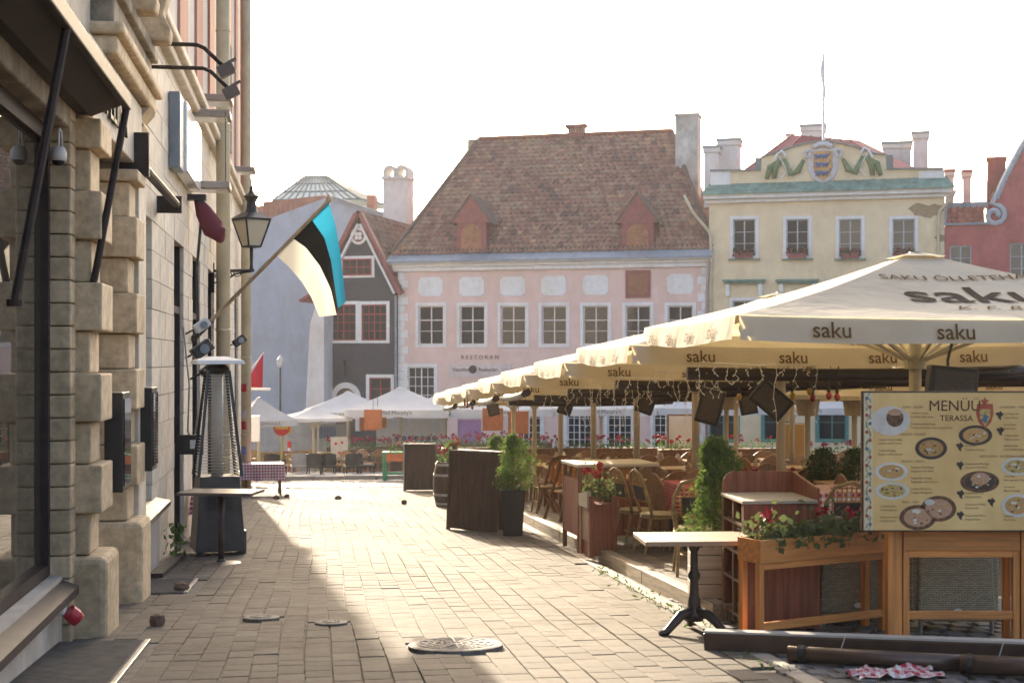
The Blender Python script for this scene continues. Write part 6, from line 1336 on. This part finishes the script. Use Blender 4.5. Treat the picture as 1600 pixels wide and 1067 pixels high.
# hoarding banner, mesh fence
P = at(588, 690, 60); o = thing("banner_hoarding", "white printed banner with a row of blue circles on a site hoarding", "banner", (P.x, P.y, gz(P.y)), -YAW)
b = MB(); b.box(0, 2.9, 0, .04, .5, 2.1); b.build("banner", mat("banner_white", (.55, .57, .6), .7, .08), o)
for k in range(7): b = MB(); b.lathe([(.11, 0), (.11, .006), (.075, .007)], 16); b.build("blue_circle", mat("banner_blue", (.05, .1, .25), .6), o, loc=(.9 + k * .26, -.003, 1.25), rot=(R(90), 0, 0))
for x in (.03, 1.45, 2.87): b = MB(); b.box(x - .03, x + .03, .04, .1, 0, 2.1); b.build("post", GREYMETAL, o)
b = MB(); b.box(-2.6, -1.7, 0, .03, 1.25, 1.75); b.build("blue_plate", mat("plate_blue", (.12, .2, .42), .6), o); b = MB(); b.box(-2.62, -2.58, 0, .04, 0, 1.8); b.build("post", GREYMETAL, o)
P = at(398, 700, 60); o = thing("mesh_fence", "grey mesh site fence in front of the blue grey wall", "fence", (P.x, P.y, gz(P.y)), -YAW)
for k in range(3):
    x0 = k * 1.35; b = MB(); b.box(x0, x0 + 1.3, .0, .012, .15, 1.9); b.build("mesh_panel", mat("fence_sheet", (.33, .35, .38), .8, .12, 3), o); b = MB()
    for x in (x0, x0 + 1.3): b.tube([(x, -.02, 0), (x, -.02, 2)], .022, 6)
    b.tube([(x0, -.02, 1.95), (x0 + 1.3, -.02, 1.95)], .022, 6); b.build("frame", STEEL, o)
    for q in range(10): b = MB(); b.tube([(x0 + .12 * q + .08, -.012, .15), (x0 + .12 * q + .08, -.012, 1.9)], .006, 4); b.build("bar", STEEL, o)
P = at(530, 690, 50); o = thing("easel_board", "cream menu easel with red dots among the cane chairs", "board", (P.x, P.y, gz(P.y)), -YAW)
b = MB(); b.box(-.3, .3, 0, .03, .55, 1.35); b.build("panel", mat("cream_panel", (.5, .46, .4), .7), o); b = MB(); b.tube([(-.25, .02, 0), (-.25, .02, .6)], .02, 6); b.tube([(.25, .02, 0), (.25, .02, .6)], .02, 6); b.build("legs", STEEL, o)
for x, z in ((-.12, 1.12), (.1, 1.16), (.0, .8)): b = MB(); b.lathe([(.05, 0), (.05, .004)], 12); b.build("dot", MATS["sign_red"], o, loc=(x, -.002, z), rot=(R(90), 0, 0))
P = at(438, 640, 63); o = thing("street_lamp", "slim black street lamp against the blue grey wall", "street lamp", (P.x, P.y, gz(P.y))); b = MB(); b.tube([(0, 0, 0), (0, 0, 4.4)], [.06, .035], 8); b.build("post", BLACK, o); b = MB(); b.lathe([(.05, 4.4), (.14, 4.5), (.16, 4.75), (.02, 4.95)], 10); b.build("lamp_head", mat("lamp_glass", (.5, .5, .48), .3), o)
P = at(386, 690, 44); o = thing("lantern_case", "tall dark display column with a white box at the corner", "column", (P.x, P.y, gz(P.y)), 0); b = MB(); b.box(-.12, .02, -.1, .1, 0, 2.6); b.build("column", BLACK, o); b = MB(); b.box(.05, .4, -.08, .08, 1.25, 2.05); b.build("box", WHITE_PAINT, o, bevel=.02)
# far chairs and tables
def far_chair(u, v, t, rz, m_, lab, group, h=.85):
    P = at(u, v, t); o = thing("terrace_chair", lab, "chair", (P.x, P.y, gz(P.y)), rz, group)
    b = MB(); b.box(-.25, .25, -.25, .25, .36, .44); b.build("seat", m_, o, bevel=.02); b = MB(); b.grid(lambda a, c: (-.26 + .52 * a, .24 - .1 * (2 * a - 1) ** 2 + .04 * c, .44 + (h - .44) * c - .05 * (2 * a - 1) ** 2 * c), 6, 3); b.build("backrest", m_, o)
    for sx in (-1, 1):
        for sy in (-1, 1): b = MB(); b.beam((sx * .23, sy * .22, 0), (sx * .22, sy * .21, .37), .03); b.build("leg", m_, o)
        b = MB(); b.box(sx * .26 - .02, sx * .26 + .02, -.22, .24, .6, .63); b.build("armrest", m_, o)
    return o
BW = mat("black_rattan", (.03, .026, .026), .6, .3, 40, .5, 80)
o1 = far_chair(425, 738, 46.5, R(180), BW, "black rattan chair on the flagged step", "black rattan chairs on the step")
for u, v, t, a in ((492, 738, 47, 170), (512, 738, 47.2, 185), (550, 738, 47, 190), (437, 736, 47, 90), (572, 736, 48, 100)):
    P = at(u, v, t); dup(o1, (P.x, P.y, gz(P.y)), R(a))
o2 = far_chair(408, 730, 50, R(200), RATT, "beige cane chair in the far seating area", "beige cane chairs")
for k, (u, t, a) in enumerate(((420, 51, 160), (432, 52, 210), (460, 50, 170), (505, 50, 190), (520, 51, 170), (535, 52, 150), (470, 53, 10), (548, 54, 200), (400, 54, 20), (485, 55, 0), (525, 49.5, 90))):
    P = at(u, 730, t); dup(o2, (P.x, P.y, gz(P.y)), R(a))
o3 = far_chair(455, 730, 53, R(150), mat("red_chair", (.22, .02, .04), .5), "dark red chair behind the cane chairs", "dark red chairs"); P = at(472, 730, 54); dup(o3, (P.x, P.y, gz(P.y)), R(170))
o4 = far_chair(466, 735, 48, R(190), mat("grey_chair", (.3, .29, .28), .5), "light grey slatted chair at the street end", None)
for k, (u, t) in enumerate(((480, 51.5), (530, 50.5), (445, 52.5), (560, 51), (500, 56))):
    P = at(u, 730, t)
    if k == 0: t0_ = pedestal_table("cafe_table", "small dark cafe table in the far seating area", (P.x, P.y, gz(P.y)), .73, .8, .7, 0, BLACK, WOODL); t0_["group"] = "far cafe tables"
    else: dup(t0_, (P.x, P.y, gz(P.y)))
for k, (u, v, t, L_) in enumerate(((560, 694, 54, 2.4), (585, 697, 52, 2.0), (720, 690, 50, 3), (790, 688, 52, 3.4), (660, 692, 52, 2.6))):
    P = at(u, v, t); o = thing("flower_box", "dark planter of red flowers edging the pub terrace", "planter", (P.x, P.y, gz(P.y)), 0, "flower boxes of the pub terrace"); h = max(.6, P.z - gz(P.y) - .1)
    b = MB(); b.box(-L_ / 2, L_ / 2, -.15, .15, 0, h); b.build("box", WOODD, o); geranium(o, (0, 0, h), L_, 420, 60 + k, .4, .35, 26, LEAF, PETALP)
for k, (u, t, a) in enumerate(((600, 50, 170), (640, 51, 150), (690, 50, 200), (740, 49, 180), (800, 50, 170), (570, 49, 20), (545, 49.5, 160), (585, 50, 200), (850, 51, 180), (900, 50, 160), (950, 51, 190), (1000, 50, 175), (1060, 50, 180), (1120, 51, 170))):
    P = at(u, 730, t); dup(wc, (P.x, P.y, gz(P.y)), R(a), "brown wooden chair on the pub terrace across the square", "pub terrace chairs")
P = at(597, 742, 44); o = thing("green_table", "bright green trestle table with orange top at the street end", "table", (P.x, P.y, gz(P.y)), -YAW)
GRN = mat("bright_green_paint", (.04, .27, .14), .5)
for x in (.06, 1.2):
    b = MB(); b.box(x - .05, x + .05, 0, .08, 0, .86); b.build("leg", GRN, o); b = MB(); b.box(x - .05, x + .05, .5, .58, 0, .86); b.build("leg", GRN, o)
b = MB(); b.box(.11, 1.15, .02, .06, .2, .28); b.build("rail", GRN, o); b = MB(); b.box(0, 1.3, 0, .6, .862, .9); b.build("top", GRN, o); b = MB(); b.box(.12, 1.25, -.01, .02, .62, .86); b.build("apron", mat("orange_paint", (.55, .16, .05), .5), o)
geranium(o, (.65, .3, .9), 1.0, 250, 91, .4, .3, 8, LEAF, PETAL)
for k, (u, v, t) in enumerate(((583, 655, 51), (575, 658, 53), (590, 654, 51.5), (770, 655, 44), (810, 660, 44))):
    P = at(u, v, t); b = MB(); b.box(-.32, .32, -.02, .02, -.35, .35); o = thing("orange_sign", "plain orange square sign hanging under a pub umbrella", "sign", P, -YAW, "orange hanging signs"); b.build("panel", mat("orange_panel", (.42, .13, .04), .6), o); b = MB(); b.tube([(0, 0, .35), (0, 0, .8)], .01, 5); b.build("cord", BLACK, o)
for k, (u, v, t, lab) in enumerate(((1063, 678, 36, "tall white notice board in a brown frame standing among the flowers"), (1240, 690, 30, "white photo poster leaning among the terrace chairs"))):
    P = at(u, v, t); o = thing("notice_board", lab, "board", (P.x, P.y, dz(P.y)), -YAW); zc = P.z - dz(P.y); w, h = ((.33, .5) if k == 0 else (.26, .4))
    b = MB(); b.box(-w, w, 0, .03, zc - h, zc + h); b.build("frame", WOODB if k == 0 else WHITE_PAINT, o); b = MB(); b.box(-w + .04, w - .04, -.004, -.001, zc - h + .04, zc + h - .04); b.build("face", WHITE_PAINT if k == 0 else PO, o); b = MB(); b.box(-.05, .05, .03, .06, 0, zc); b.build("stand", WOODB, o)
for k, (u, v, t) in enumerate(((1135, 612, 24), (1262, 616, 20), (1335, 618, 21), (1225, 640, 34))):
    P = at(u, v, t); o = thing("gas_heater", "cream mushroom gas heater standing among the chairs", "heater", (P.x, P.y, dz(P.y)), 0, "cream gas heaters"); zc = max(1.9, P.z - dz(P.y))
    b = MB(); b.tube([(0, 0, 0), (0, 0, zc - .2)], .04, 10); b.build("post", CREAM_POLE, o); b = MB(); b.lathe([(.14, zc - .3), (.17, zc - .08), (.38, zc - .06), (.36, zc + .0), (.1, zc + .1)], 20); b.build("hood", CREAM_POLE, o); b = MB(); b.lathe([(.2, 0), (.2, .6), (.06, .66)], 16); b.build("tank_cover", CREAM_POLE, o)
for k, (x, y) in enumerate(((-.85, 33.2), (-.62, 33.8), (.55, 32.6), (1.9, 30.2), (-1.25, 11.75), (-1.28, 14.2))):
    o = thing("paving_debris", "lump of broken stone lying on the pavers", "rubble", (x, y, gz(y)), 0, "loose lumps on the pavers"); b = MB(); rr = random.Random(k); b.lathe([(.05, 0), (.07 + rr.uniform(-.02, .02), .05), (.05, .1), (.01, .12)], 7); b.build("lump", mat("rubble_stone", (.20, .13, .09), .9, .3, 20), o).scale = (1.1, .8, .8)

# ------------------------------------------------------------------ air
b = MB(); b.box(-165, 225, -64, 285, -5.2, 22); hz_ = b.build("haze", [])
hm = bpy.data.materials.new("haze_air"); hm.use_nodes = True; N = hm.node_tree.nodes; N.remove(N["Principled BSDF"])
pv = N.new("ShaderNodeVolumePrincipled"); pv.inputs["Color"].default_value = (.95, .93, .92, 1); pv.inputs["Density"].default_value = .0005; pv.inputs["Anisotropy"].default_value = .2
hm.node_tree.links.new(pv.outputs[0], N["Material Output"].inputs["Volume"]); hz_.data.materials.append(hm); hz_["kind"] = "stuff"
